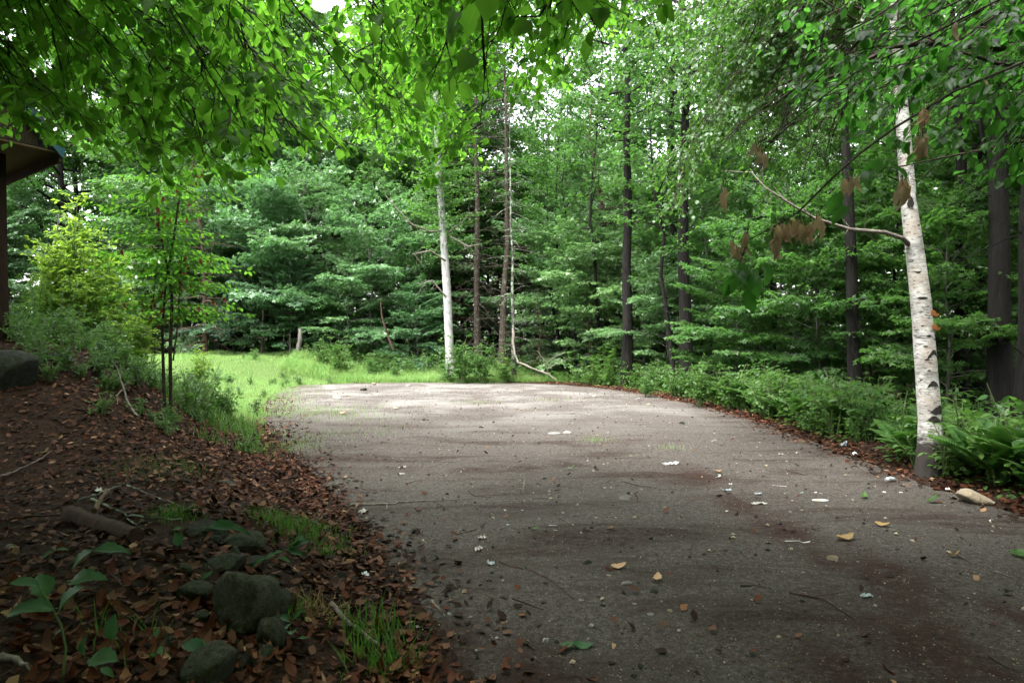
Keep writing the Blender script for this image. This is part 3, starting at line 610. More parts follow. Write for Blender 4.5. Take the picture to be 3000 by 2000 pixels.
def bough(r, wood, fol, path, r0, side=.8, gap=.22, leaf=.085, lgap=.05, start=.3, droop=.45, tilt=.45, keep=None):
    ml = MB(); wood.append(ml); wood = ml
    """a limb with alternating branchlets, each with side twigs and leaves in loose flat sprays"""
    path = np.asarray(path); seg = np.linalg.norm(np.diff(path, axis=0), axis=1); Ls = seg.sum()
    path = path + np.concatenate([[[0, 0, 0]], np.cumsum(r.normal(0, .012 * Ls, (len(path) - 1, 3)), 0)])
    if keep is not None:                               # boughs end where their leaves end
        px, py, dd_ = proj(path); bad = (path[:, 1] > .5) & (np.arange(len(path)) > len(path) * start) & ~keep(px, py + 6, path)
        if bad.any(): path = path[:max(3, int(np.argmax(bad)))]
    tube(wood, path, np.linspace(r0, .003, len(path)), 6)
    m = max(3, int(Ls * (1 - start) / gap)); s = np.linspace(start, 1, m) + r.uniform(-.4, .4, m) * (1 - start) / m; s = np.clip(s, 0, 1)
    tt = np.linspace(0, 1, len(path)); Q = np.stack([np.interp(s, tt, path[:, k]) for k in range(3)], 1)
    T = nrm(np.stack([np.interp(s, tt, np.gradient(path[:, k])) for k in range(3)], 1))
    Sd = nrm(np.cross(T, [0, 0, 1.])) * np.where(np.arange(m) % 2, 1, -1)[:, None]
    a = np.radians(r.normal(48, 12, m)); D = nrm(T * np.cos(a)[:, None] + Sd * np.sin(a)[:, None] + r.normal(0, .18, (m, 3)) - [0, 0, .12])
    L = side * r.uniform(.45, 1.2, m) * (1.1 - .5 * s)
    A0, D0, L0 = [], [], []
    for i in range(m):
        b = Q[i] + D[i] * (np.linspace(0, 1, 5) * L[i])[:, None]; b[:, 2] -= droop * .45 * L[i] * np.linspace(0, 1, 5) ** 2; b += r.normal(0, .012, b.shape)
        if keep is not None:
            px, py, dd_ = proj(b)
            if not keep(px, py + 4, b)[[2, 4]].all(): continue
        tube(wood, b, np.linspace(.0045, .0015, 5), 4, cap=False)
        k = max(2, int(L[i] / .13)); u = r.uniform(.15, 1, k); q = np.stack([np.interp(u, np.linspace(0, 1, 5), b[:, j]) for j in range(3)], 1)
        dd = nrm(b[-1] - b[0]); sv = nrm(np.cross(dd, [0, 0, 1.])); sg = np.where(np.arange(k) % 2, 1, -1)[:, None]
        A0 += [q, b[:1]]; D0 += [nrm(dd * .65 + sv * sg * .75 + r.normal(0, .2, (k, 3)) - [0, 0, droop * .35]), dd[None]]; L0 += [r.uniform(.15, .38, k) * min(1, L[i] * 1.8), [L[i]]]
    if not A0: return
    A0 = np.concatenate(A0); D0 = np.concatenate(D0); L0 = np.concatenate(L0)
    B0 = A0 + D0 * L0[:, None]; sticks(wood, A0, B0, .0025, .001)
    n = np.maximum(1, (L0 / lgap).astype(int)); ix = np.repeat(np.arange(len(A0)), n); u = r.uniform(.1, 1.03, len(ix))
    P = A0[ix] + (B0 - A0)[ix] * u[:, None]; sg = np.where(r.random(len(ix)) < .5, 1, -1)[:, None]
    Nv = nrm(np.array([0, 0, 1.]) + r.normal(0, tilt, (len(ix), 3)))
    sv = nrm(np.cross(D0[ix], Nv)); ax = nrm(D0[ix] * .6 + sv * sg * .75 - np.array([0, 0, 1]) * (droop * r.uniform(.4, 1.6, len(ix)))[:, None])
    fol.add(P, ax, Nv, leaf * r.uniform(.45, 1.25, len(ix)))
def finish(o, base, wood, fol, woodmat, matr, key, wid, keep=None, near=300, woodname='branch'):
    P, A, Nn, s = map(np.concatenate, (fol.P, fol.A, fol.N, fol.s))
    px, py, d = proj(P)
    vis = (P[:, 1] > .3)
    if keep is not None: k = keep(px, py, P) | ~vis; P, A, Nn, s, px, py, d = P[k], A[k], Nn[k], s[k], px[k], py[k], d[k]
    for w_ in wood:
        w_.v = [v - base for v in w_.v]; w_.obj(woodname, woodmat, o)
    show = np.where((px > -20) & (px < 1044) & (py > -20) & (py < 500) & (P[:, 1] > .3), s / d, 0)
    order = np.argsort(-show); big = order[:near]; rest = order[near:]
    ms = near_mesh(key, 'beech_near' if matr == 'beech' else matr, wid)
    for i in big:
        if show[i] > 0: place_leaf('leaf', ms[i % len(ms)], P[i], A[i], Nn[i], s[i], o, base)
    mb = MB(); blades(mb, P[rest] - base, A[rest], Nn[rest], s[rest], LEAF6, wid / .25)
    c = mb.obj('leaves', M[woodname_leaf(matr)], o); tag(c, kind='stuff'); return o

r = np.random.default_rng(900)
# --- beech whose trunk stands out of view on the left, its boughs filling the upper left
base = np.array([-4.6, .6, float(hgt(-4.6, .6))])
o = thing('beech_tree', 'beech hanging leafy dark boughs over the upper left and the cabin roof', 'tree', base)
mb = MB(); tube(mb, np.array([[0, 0, -.3], [.05, 0, 1.5], [.1, .1, 3.5], [.0, .3, 6], [.1, .5, 9]]), [.24, .19, .17, .14, .06], 12); mb.obj('trunk', M['bark_g'], o)
wood = []; fol = Foliage()
YL = lambda px: np.interp(px, [-200, 0, 60, 110, 170, 230, 300, 330, 380, 430, 480, 520], [150, 150, 150, 168, 198, 205, 190, 176, 176, 150, 120, 60])
def keepA(px, py, P): return py < YL(px) + 18 * fbm(px * .03, P[:, 1] * .5 + 5, 3)
for i in range(66):
    px = r.uniform(-110, 400); py = r.uniform(-70, YL(px) * .95) if i % 2 else YL(px) * r.uniform(.7, 1.0)
    d = r.uniform(3.2, 6.8)
    if i > 43: px, py = r.uniform(0, 80), r.uniform(95, 150)
    if i > 48: px = r.uniform(90, 345); py = YL(px) * r.uniform(.6, 1.0)
    e = at(px, py, d); t0 = base + [0, .2, r.uniform(3.0, 7.5)]; c_ = (t0 + e) / 2 + [r.normal(0, .3), r.normal(0, .3), .9 + .15 * d]
    bough(r, wood, fol, bez(t0, c_, e, 12), .013, side=.85, gap=.20, leaf=.084, lgap=.047, start=.42, keep=keepA)
finish(o, base, wood, fol, M['twig'], 'beech', 'beech_leaf', .33, keepA)
# leaf crowns out of view, added to keep light off the ground below
def shade(o, base, n, x0, x1, y0, y1, seed, matr='beech'):
    r = np.random.default_rng(seed); P = np.stack([r.uniform(x0, x1, n), r.uniform(y0, y1, n), r.uniform(5.0, 10.5, n)], 1)
    k = (P[:, 2] > EYE + .56 * P[:, 1] + .3) & ((seed != 1) | (P[:, 1] < 1.8) | (P[:, 0] < -2.2 - .12 * P[:, 1])) & (P[:, 2] - 3.0 + 2.5 * fbm(P[:, 0] * .5, P[:, 1] * .5) > 1.2); P = P[k]
    mb = MB(); blades(mb, P - base, r.normal(0, 1, P.shape) - [0, 0, .3], r.normal(0, .5, P.shape) + [0, 0, 1], r.uniform(.16, .28, len(P)), LEAF4); mb.obj('crown', M[matr], o)
shade(o, base, 40000, -12, .2, -8, 1.6, 1); shade(o, base, 30000, -14, -4.3, 1.6, 10.8, 5)

# --- beech behind the camera: big close leaves top centre, and a paler bough farther out
base = np.array([.9, -2.6, float(hgt(.9, -2.6))])
o = thing('beech_tree', 'beech with the largest close leaves hanging down at the top centre', 'tree', base)
mb = MB(); tube(mb, np.array([[0, 0, -.3], [.0, 0, 1.5], [-.1, .1, 3.5], [.0, .2, 6], [.1, .3, 9]]), [.26, .2, .18, .15, .06], 12); mb.obj('trunk', M['bark_g'], o)
wood = []; fol = Foliage()
YB = lambda px: np.interp(px, [300, 360, 400, 450, 490, 510, 560, 600, 640, 720], [150, 165, 185, 182, 170, 118, 100, 90, 45, 10])
def keepB(px, py, P): return py < YB(px) + 16 * fbm(px * .04, P[:, 1] + 2, 3)
for i in range(15):                                     # close
    px = r.uniform(440, 640); py = r.uniform(-60, 62 if px < 600 else 5); d = r.uniform(2.0, 3.2)
    e = at(px, py, d); t0 = base + [0, .2, r.uniform(3.5, 6)]; c_ = (t0 + e) / 2 + [r.normal(0, .2), r.normal(0, .2), 1.3]
    bough(r, wood, fol, bez(t0, c_, e, 12), .012, side=.5, gap=.16, leaf=.092, lgap=.06, start=.6, droop=.8, keep=keepB)
for i in range(40):                                     # farther, lighter
    px = r.uniform(335, 575); py = r.uniform(-30, 175 if px < 490 else 105); d = r.uniform(5, 9)
    e = at(px, py, d); t0 = base + [0, .2, r.uniform(5, 8)]; c_ = (t0 + e) / 2 + [r.normal(0, .3), r.normal(0, .3), 1.9]
    bough(r, wood, fol, bez(t0, c_, e, 14), .013, side=.9, gap=.20, leaf=.08, lgap=.042, start=.5, keep=keepB)
finish(o, base, wood, fol, M['twig'], 'beech', 'beech_leaf', .33, keepB)
shade(o, base, 14000, .5, 5, -8, 1.6, 2)

# --- the white birch at the edge of the gravel
bp = gp(2717, 1392); bz = float(hgt(bp[0], bp[1])); base = np.array([bp[0], bp[1], bz]); bd = bp[1]
o = thing('birch_tree', 'white paper birch with black chevron scars at the right edge of the gravel', 'tree', base)
ctr = [(931, 478), (932, 462), (931, 440), (930, 418), (925, 350), (921, 300), (915, 250), (909, 205), (905, 150), (902, 110), (897, 55), (893, 0), (888, -80), (885, -190)]
wid_ = [19, 15, 12.6, 11.2, 10.4, 9.8, 8.8, 7.8, 7.0, 6.5, 5.6, 5.0, 4.2, 2.2]
tp = np.array([at(a, b, bd) for a, b in ctr]) - base; tp[0, 2] = -.15
def trunk_at(py): return np.array([np.interp(py, [c_[1] for c_ in ctr][::-1], tp[::-1, k]) for k in range(3)]), np.interp(py, [c_[1] for c_ in ctr][::-1], wid_[::-1]) * .94 / F * bd
zz = np.linspace(tp[0, 2], tp[-1, 2], 60); tq = np.stack([np.interp(zz, tp[:, 2], tp[:, k]) for k in range(3)], 1)
rq = np.interp(zz, tp[:, 2], np.array(wid_) * .94 / F * bd) * (1 + r.normal(0, .012, 60))
mb = MB(); tube(mb, tq, rq, 20); btr = mb.obj('trunk', M['birch'], o)
def scar(cx, cy, w, h, bend=.5, up=False, m='scar'):    # dark mark lying on the bark: crop of x 2250, y 600 / or y 0 when up
    px = (2250 + cx / 2.24) * .34133; py = ((0 if up else 600) + cy / 2.24) * .34133
    c_, rad = trunk_at(py); a0 = math.asin(max(-.93, min(.93, (px - np.interp(py, [q_[1] for q_ in ctr][::-1], [q_[0] for q_ in ctr][::-1])) / (rad / bd * F)))); wa = w / 2.24 * .34133 / (rad / bd * F); hh = h / 2.24 * .34133 / F * bd
    n = 9; t = np.linspace(-1, 1, n); V = []
    rs = np.random.default_rng(int(cx * 7 + cy)); 
    for s_, in ((-1,), (1,)):
        zo = -bend * hh * 1.6 * np.abs(t) ** 1.5 + s_ * hh * .5 * (1.02 - np.abs(t) ** 2) + rs.normal(0, .06 * hh, n)
        an = a0 + t * wa * .5; rr_ = rad * 1.012 + .003
        V.append(np.stack([c_[0] + np.sin(an) * rr_, c_[1] - np.cos(an) * rr_, c_[2] + zo], 1))
    V = np.concatenate(V); f = [[i, i + 1, n + i + 1, n + i] for i in range(n - 1)]
    mb = MB(); mb.add(V, np.array(f)); return mb.obj('scar', M[m], btr)
for a in [(1015, 300, 60, 34, .9), (1030, 200, 26, 50, .1), (955, 445, 50, 10, -.7), (1055, 575, 46, 34, .4), (985, 612, 70, 14, .15), (1052, 962, 100, 36, 1.0), (1100, 1055, 40, 14, .6), (1048, 1162, 82, 30, .7), (1090, 1335, 130, 62, .2),
          (1050, 1398, 90, 44, .15), (1115, 1395, 80, 30, .9), (1130, 1497, 60, 26, .2), (1115, 1545, 80, 34, .3), (1020, 858, 30, 14, 0), (1065, 880, 30, 12, 0), (985, 792, 22, 8, 0), (1010, 1010, 34, 10, .2), (1020, 1082, 26, 8, 0), (1110, 1130, 30, 8, 0), (1000, 925, 30, 8, 0), (960, 140, 24, 10, 0)]: scar(*a)
for a in [(910, 1330, 44, 80, .1), (985, 1310, 70, 70, -.3), (840, 505, 60, 70, .1), (1035, 1535, 30, 60, 0), (830, 355, 40, 20, .4), (880, 700, 40, 16, .3), (850, 640, 36, 12, 0), (820, 430, 30, 12, 0)]: scar(*a, up=True)
for cx, cy, w in ((1075, 715, 60), (1082, 805, 62)):    # two curls of peeling orange bark on the right side
    py = (600 + cy / 2.24) * .34133; c_, rad = trunk_at(py); mb = MB(); n = 7
    an = np.linspace(.35, 1.25, n); rr_ = rad + .004 + .05 * np.linspace(0, 1, n) ** 2; dz = .012 * np.sin(np.linspace(0, 6, n))
    for s_ in (-.024, .026): mb.v.append(np.stack([c_[0] + np.sin(an) * rr_ + .03 * (s_ > 0) * np.linspace(0, 1, n), c_[1] - np.cos(an) * rr_, c_[2] + s_ + dz * (1 + (s_ > 0))], 1)); mb.n += n
    mb.f.append(np.array([[i, i + 1, n + i + 1, n + i] for i in range(n - 1)])); mb.m.append(np.zeros(n - 1)); mb.obj('bark_curl', M['curl'], btr)
# pale limb reaching left, the upper limbs, and the small-leaved crown
mb = MB(); L = [at(911, 246, bd), at(903, 238, bd - .1), at(885, 232, bd - .2), at(850, 229, bd - .3), at(815, 218, bd - .3), at(785, 200, bd - .3), at(765, 187, bd - .3), at(752, 172, bd - .2)]
tube(mb, np.array(L) - base, np.linspace(.032, .006, 8), 8); Lq = np.array(L) - base; u_ = r.uniform(.35, 1, 14); a0 = np.stack([np.interp(u_, np.linspace(0, 1, 8), Lq[:, k]) for k in range(3)], 1); sticks(mb, a0, a0 + r.normal(0, .16, (14, 3)) + [-.08, 0, .02], .006, .002); mb.obj('limb', M['deadwood'], o, True)
wood = []; fol = Foliage()
YD = lambda px: np.interp(px, [540, 575, 610, 650, 700, 740, 790, 820, 900, 1024], [90, 130, 175, 225, 255, 262, 225, 200, 170, 165])
def keepD(px, py, P): return (py < YD(px) + 22 * fbm(px * .03, P[:, 1] + 7, 3)) & (fbm(px * .018, py * .018 + P[:, 1] * .1, 2) > -.36)
for i in range(80):
    px = r.uniform(560, 900); py = r.uniform(-40, 235 if 620 < px < 800 else 130); d = r.uniform(8, 13.5)
    if px < 620: py = min(py, 150 + r.normal(0, 20))
    t0 = base + trunk_at(r.uniform(-160, 60))[0] ; e = at(px, py, d); c_ = (t0 + e) / 2 + [0, r.normal(0, .5), 1.0]
    bough(r, wood, fol, bez(t0, c_, e, 12), .014, side=1.1, gap=.26, leaf=.068, lgap=.042, start=.3, droop=.6, keep=keepD)
finish(o, base, wood, fol, M['twig'], 'birchleaf', 'birch_leaf', .36, keepD)

# --- beech out of view on the right: dark boughs over the upper right and the twig of withered leaves
base = np.array([5.6, 2.2, float(hgt(5.6, 2.2))])
o = thing('beech_tree', 'beech reaching dark shaded boughs and withered brown leaves in from the right', 'tree', base)
mb = MB(); tube(mb, np.array([[0, 0, -.3], [.05, 0, 1.5], [.1, .1, 3.5], [.0, .3, 6], [.1, .5, 9]]), [.24, .19, .17, .14, .06], 12); mb.obj('trunk', M['bark_g'], o)
wood = []; fol = Foliage()
for i in range(58):
    px = r.uniform(770, 1130)
    if 868 < px < 925: px += 70; py = r.uniform(-60, np.interp(px, [760, 850, 1024], [20, 95, 140])); d = r.uniform(3.6, 7.5)
    e = at(px, py, d); t0 = base + [0, .2, r.uniform(3, 7)]; c_ = (t0 + e) / 2 + [0, 0, .5 + .1 * d]
    bough(r, wood, fol, bez(t0, c_, e, 12), .016, side=.8, gap=.24, leaf=.082, lgap=.055, start=.35)
for pts, r0 in (([(1060, 40, 4.4), (1000, 46, 4.4), (930, 44, 4.5), (893, 47, 4.6), (850, 72, 4.8), (800, 92, 5), (770, 110, 5.2)], .03), ([(1080, 130, 4.2), (1024, 140, 4.4), (960, 152, 4.6), (900, 166, 4.8)], .014), ([(1060, 70, 3.9), (1000, 60, 4.0), (950, 44, 4.1), (900, 20, 4.2)], .016)):
    bough(r, wood, fol, [at(*q_) for q_ in pts], r0, side=.7, gap=.3, leaf=.08, lgap=.06, start=.1)
tw = [(1060, 46, 3.3), (1024, 62, 3.2), (954, 91, 3.1), (894, 128, 3.05), (859, 154, 3.0), (832, 178, 3.0), (798, 212, 3.0), (775, 226, 3.0), (748, 240, 3.0), (738, 268, 3.0)]
wood.append(MB()); tube(wood[-1], np.array([at(*q_) for q_ in tw]), np.linspace(.0075, .0025, len(tw)), 6)
dl = []
for x_, y_, n in ((777, 222, 5), (790, 221, 4), (801, 222, 6), (808, 224, 4), (822, 216, 2), (851, 176, 3), (927, 108, 4), (922, 138, 6), (905, 182, 7), (758, 145, 4), (725, 188, 3), (733, 240, 2), (746, 232, 3), (775, 240, 2), (956, 20, 1), (985, 80, 1)):
    for k in range(int(n * 1.7)): dl.append(at(x_ + r.normal(0, 3), y_ + r.normal(0, 3), 3.0 + r.normal(0, .03)))
dms = near_mesh('withered_leaf', 'dead', .19, 9, .26, 4)
for p in dl:
    sticks(wood[-1], [p + [0, 0, .0]], [p + [r.normal(0, .01), r.normal(0, .01), .04]], .0015, .0015)
    lf = place_leaf('withered_leaf', dms[r.integers(4)], p, np.array([r.normal(0, .22), r.normal(0, .3), -1]), np.array([r.normal(0, 1), -1 + r.normal(0, .5), .2]), r.uniform(.06, .10), o, base)
for x_, y_ in ((752, 268), (742, 262), (735, 275), (728, 285), (745, 290), (757, 275), (765, 262), (731, 268), (850, 205), (842, 192), (990, 84), (1003, 86), (1008, 92), (984, 80), (882, 160), (868, 168), (895, 165)):
    fol.add(at(x_, y_, 2.9)[None], np.array([[r.normal(0, .5), r.normal(0, .3), -.7]]), np.array([[r.normal(0, .6), -1, .6]]), np.array([.105]))
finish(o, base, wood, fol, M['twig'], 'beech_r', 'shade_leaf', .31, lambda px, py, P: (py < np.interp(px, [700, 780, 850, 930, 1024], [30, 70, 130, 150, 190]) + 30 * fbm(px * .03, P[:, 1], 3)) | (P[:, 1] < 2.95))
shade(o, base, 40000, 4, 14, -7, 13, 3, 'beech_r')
# ------------------------------------------------------------------ cabin corner at the left edge
r = np.random.default_rng(1300)
def prism(mb, poly, y0, y1):                            # polygon in x,z pushed from y0 to y1
    p = np.array(poly, float); n = len(p)
    V = np.concatenate([np.stack([p[:, 0], np.full(n, y0), p[:, 1]], 1), np.stack([p[:, 0], np.full(n, y1), p[:, 1]], 1)])
    fs = [[i, (i + 1) % n, n + (i + 1) % n, n + i] for i in range(n)]
    mb.add(V, np.array(fs)); o_ = mb.n - 2 * n
    tri = [[0, i, i + 1] for i in range(1, n - 1)]
    mb.f.append(np.array(tri) + o_); mb.m.append(np.zeros(len(tri))); mb.f.append(np.array(tri)[:, ::-1] + n + o_); mb.m.append(np.zeros(len(tri)))
cd = 10.6; X0 = lambda px: (px - CX) / F * cd; Z0 = lambda py: EYE + (CY - py) / F * cd
cab = thing('cabin', 'corner of a dark timber cabin with teal roof trim under the beech boughs', 'cabin', (X0(-60), cd, float(hgt(X0(-60), cd))))
cb = np.array(cab.location)
def cpart(name, m, build, rot=True):                      # the cabin stands turned, its eaves running back along the bank
    mb = MB(); build(mb); a_ = radians(52); pv = np.array([X0(61), cd, 0])
    if rot: mb.v = [np.stack([(v - pv)[:, 0] * cos(a_) - (v - pv)[:, 1] * sin(a_), (v - pv)[:, 0] * sin(a_) + (v - pv)[:, 1] * cos(a_), v[:, 2]], 1) + pv for v in mb.v]
    mb.v = [v - cb for v in mb.v]; return mb.obj(name, m, cab, False)
cpart('post', M['wood_red'], lambda mb: tube(mb, [(X0(-6), cd + .1, 1.0), (X0(-5.5), cd + .1, 1.6), (X0(-6.5), cd + .1, Z0(280)), (X0(-9), cd + .1, Z0(128))], [.2, .17, .15, .145], 4), False)
sl_ = 1.13; xr_, zr_ = X0(61), Z0(152); xrid = xr_ - 4.2; zrid = zr_ + 4.2 * sl_
def roofside(s):
    xe = xr_ if s > 0 else 2 * xrid - xr_
    return lambda mb: prism(mb, [(xe, zr_ + .02), (xrid, zrid + .02), (xrid, zrid + .20), (xe + .05 * s, zr_ + .14)], cd - .02, cd + 7)
rf = {1: cpart('roof', M['shingle'], roofside(1)), -1: cpart('roof', M['shingle'], roofside(-1))}
for s in (1, -1):
    xe = xr_ if s > 0 else 2 * xrid - xr_
    cpart('fascia_board', M['teal'], lambda mb: prism(mb, [(xe, zr_ - .10), (xrid, zrid - .10), (xrid, zrid + .10), (xe + .04 * s, zr_ + .05)], cd - .07, cd - .025)).parent = rf[s]
for k in range(24):                                     # vertical gable boards
    x1 = xr_ - .30 - k * .165; x0 = x1 - .158
    zt = lambda x: zr_ + (xr_ - x) * sl_ - .06 if x > xrid else zrid
    cpart('board', M['wood_dark'], lambda mb: prism(mb, [(x0, zr_ + .05 + .006 * (k % 3)), (x1, zr_ + .05 + .006 * (k % 3)), (x1, zt(x1)), (x0, zt(x0))], cd + .06 + .004 * (k % 2), cd + .09))
cpart('soffit', M['soffit'], lambda mb: prism(mb, [(xr_ - .02, zr_ - .02), (xr_ - 1.0, zr_ + .02), (xr_ - 1.0, zr_ + .05), (xr_ - .02, zr_ + .01)], cd + .02, cd + 7))
cpart('eave_board', M['wood_dark'], lambda mb: prism(mb, [(xr_ - .03, zr_ - .16), (xr_, zr_ - .16), (xr_, zr_ + .06), (xr_ - .03, zr_ + .06)], cd - .01, cd + 7))
cpart('beam', M['wood_dark'], lambda mb: prism(mb, [(xr_ - 6, zr_ - .32), (xr_ - .95, zr_ - .32), (xr_ - .95, zr_ - .06), (xr_ - 6, zr_ - .06)], cd + .12, cd + .28))
cpart('wall', M['wood_dark'], lambda mb: prism(mb, [(X0(-300), .9), (X0(-80), .9), (X0(-80), Z0(133) + .3), (X0(-300), Z0(133) + .3)], cd + 2.2, cd + 2.4))

# ------------------------------------------------------------------ sapling with red withered leaves on the mound, bright bushes behind it
def ground_at(px, d): x = (px - CX) / F * d; return np.array([x, d, float(hgt(x, d))])
base = ground_at(171, 9.6)
o = thing('sapling', 'slim dark-stemmed sapling hung with red withered leaves on the left mound', 'sapling', base)
wood = MB(); cr = MB(); A = []; D = []; L = []; red = MB(); RP = []
for (pp, rad) in (([(171, 392), (170, 350), (172, 300), (168, 270), (174, 235), (180, 190), (184, 150)], .026), ([(165, 385), (162, 330), (165, 290), (168, 262)], .024), ([(173, 360), (178, 320), (180, 275), (182, 250)], .012), ([(168, 270), (160, 235), (157, 200), (150, 170)], .014), ([(153, 300), (157, 262), (161, 230)], .008)):
    q = np.array([at(a, b, 9.6 + .15 * np.sin(b * .1)) for a, b in pp]) - base
    if pp[0][1] > 380: q[0, 2] = min(q[0, 2], -.1)
    tube(wood, q, np.linspace(rad, rad * .35, len(q)), 6)
    for k in range(20):
        u_ = r.uniform(.4, 1); p = np.array([np.interp(u_, np.linspace(0, 1, len(q)), q[:, j]) for j in range(3)]); az = r.random() * 6.28
        A.append(p); D.append([cos(az), sin(az), .15]); L.append(r.uniform(.4, 1.1)); RP.append(p + np.array(D[-1]) * L[-1] * r.uniform(.2, .9))
twig_leaves(r, wood, np.array(A), np.array(D), np.array(L), np.tile([0, 0, 1.], (len(A), 1)), .022, LEAF6, .085, cr, droop=.35, tilt=.5, rt=.004, spread=.3)
wood.obj('trunk', M['twig'], o); cr.obj('crown', M['beech'], o)
rms = near_mesh('red_leaf', 'redleaf', .24, 7, .5, 3)
for p in RP[:70]:
    if p[2] < 1.0: continue
    place_leaf('withered_leaf', rms[r.integers(3)], p + base - [0, 0, .03], np.array([r.normal(0, .2), r.normal(0, .2), -1]), r.normal(0, 1, 3), r.uniform(.09, .14), o, base)
def gen_bush(seed, h, ns, leaf, tm, spread_, nt, step=.035):
    r = np.random.default_rng(seed); w = MB(); c = MB(); A, D, L = [], [], []
    for i in range(ns):
        az = r.random() * 6.28; hh = h * r.uniform(.55, 1.05); out = spread_ * r.random()
        q = np.array([[0.05 * cos(az), .05 * sin(az), -.05], [out * .35 * cos(az), out * .35 * sin(az), hh * .4], [out * .75 * cos(az), out * .75 * sin(az), hh * .75], [out * cos(az), out * sin(az), hh]])
        q[1:] += r.normal(0, .05 * h * .4, (3, 3)); tube(w, q, [.012, .010, .007, .003], 5)
        for k in range(nt):
            u_ = r.uniform(.2, 1); p = np.array([np.interp(u_, [0, .4, .75, 1], q[:, j]) for j in range(3)]); a = r.random() * 6.28
            A.append(p); D.append([cos(a), sin(a), r.uniform(.1, .7)]); L.append(r.uniform(.1, .34) * h ** .6 * (1.2 - .6 * u_))
    twig_leaves(r, w, np.array(A), np.array(D), np.array(L), np.tile([0, 0, 1.], (len(A), 1)), step, tm, leaf, c, droop=.25, tilt=.5, rt=.003, spread=.15); return w, c
PB = {}
def bush_proto(kind, *a, leafm='herb'):
    w, c = gen_bush(*a); PB.setdefault(kind, []).append((w.mesh(kind + '_stem', M['stem']), c.mesh(kind + '_leaves', M[leafm])))
for k in range(2): bush_proto('bright_bush', 500 + k, 2.6, 11, .11, LEAF6, .85, 22, .03, leafm='maple_y')
for k in range(3): bush_proto('herb', 510 + k, .75, 9, .085, LEAF6, .45, 8, .04)
for k in range(2): bush_proto('shrub', 520 + k, 1.7, 12, .10, LEAF6, .9, 14, .035)
for k in range(2): bush_proto('low_weed', 540 + k, .3, 8, .05, LEAF6, .25, 5, .03)
def gen_goldenrod(seed):
    r = np.random.default_rng(seed); w = MB(); c = MB()
    for i in range(16):
        b = r.normal(0, .28, 2); h = r.uniform(.9, 1.4); top = np.array([b[0] * 1.5, b[1] * 1.5, h]); bt = np.array([b[0], b[1], -.05])
        tube(w, [bt, (bt + top) / 2 + r.normal(0, .02, 3), top], [.006, .005, .003], 4)
        n = 55; u_ = r.uniform(.2, 1, n); P = bt + (top - bt) * u_[:, None]; az = r.random(n) * 6.28
        blades(c, P, np.stack([np.cos(az), np.sin(az), r.uniform(.1, .8, n)], 1), np.tile([0, 0, 1.], (n, 1)), r.uniform(.09, .15, n), LEAF6, .55)
    return w, c
w, c = gen_goldenrod(60); PB['tall_weed'] = [(w.mesh('tall_weed_stem', M['stem']), c.mesh('tall_weed_leaves', M['herb']))]
def gen_fern(seed):
    r = np.random.default_rng(seed); w = MB(); c = MB()
    for i in range(9):
        az = i * 2.4 + r.normal(0, .3); l = r.uniform(.5, .8); t = np.linspace(0, 1, 9); el = radians(r.uniform(48, 70))
        out = l * cos(el) * t + .12 * t ** 2; z = l * sin(el) * t - .35 * l * t ** 2.2
        q = np.stack([np.cos(az) * out, np.sin(az) * out, z], 1); tube(w, q, np.linspace(.004, .001, 9), 3, cap=False)
        n = 30; u_ = np.repeat(np.linspace(.2, .99, n), 2); P = np.stack([np.interp(u_, t, q[:, j]) for j in range(3)], 1)
        T = nrm(np.stack([np.interp(u_, t, np.gradient(q[:, j])) for j in range(3)], 1)); sd_ = np.tile([1, -1], n)[:, None]
        Sv = nrm(np.cross(T, [0, 0, 1.])); Nv = np.cross(Sv, T); s = .19 * np.sin(pi * np.clip(u_, .06, 1) ** .75) + .02
        blades(c, P, Sv * sd_ + T * .35 - Nv * .1, Nv + r.normal(0, .15, Nv.shape), s, LEAF4, .24)
    return w, c
for k in range(3):
    w, c = gen_fern(70 + k); PB.setdefault('fern', []).append((w.mesh('fern_stem', M['stem']), c.mesh('fern_frond', M['fern'])))
def put(kind, i, p, label, group=None, sc=1.0, cat='plant', name=None, parts=('stem', 'leaves')):
    s_, l_ = PB[kind][i % len(PB[kind])]
    o = thing(name or kind, label, cat, (p[0], p[1], float(hgt(p[0], p[1])) - .01), r.random() * 6.28, sc, group)
    link(parts[0], s_, o); link(parts[1], l_, o); return o
for i, (px, d, s, l) in enumerate([(78, 13.2, 1.05, 'bright yellow-green bush, tallest of those on the left mound'), (112, 13.8, .9, 'shorter yellow-green bush between the tallest one and the red-leaved sapling'), (48, 12.8, .5, 'low yellow-green bush beside the cabin post'), (140, 12.4, .5, 'low bright bush close behind the red-leaved sapling'), (95, 12.9, .7, 'leaning yellow-green bush in front of the tallest one'), (58, 13.6, .85, 'yellow-green bush just left of the tallest one'), (196, 14.2, .4, 'low bright bush at the edge of the grass beside the sapling')]):
    put('bright_bush', i, ground_at(px, d), l, None, s, 'bush', 'bush')
put('tall_weed', 0, ground_at(92 * .43, 11.8), 'tall leafy weed standing right of the cabin post', None, (.55, .55, .95), name='tall_weed')
put('tall_weed', 0, ground_at(597, 24.6), 'dense clump of tall narrow-leaved weeds in front of the thick dark trunk', None, (1.2, 1.2, 1.05), name='tall_weed')
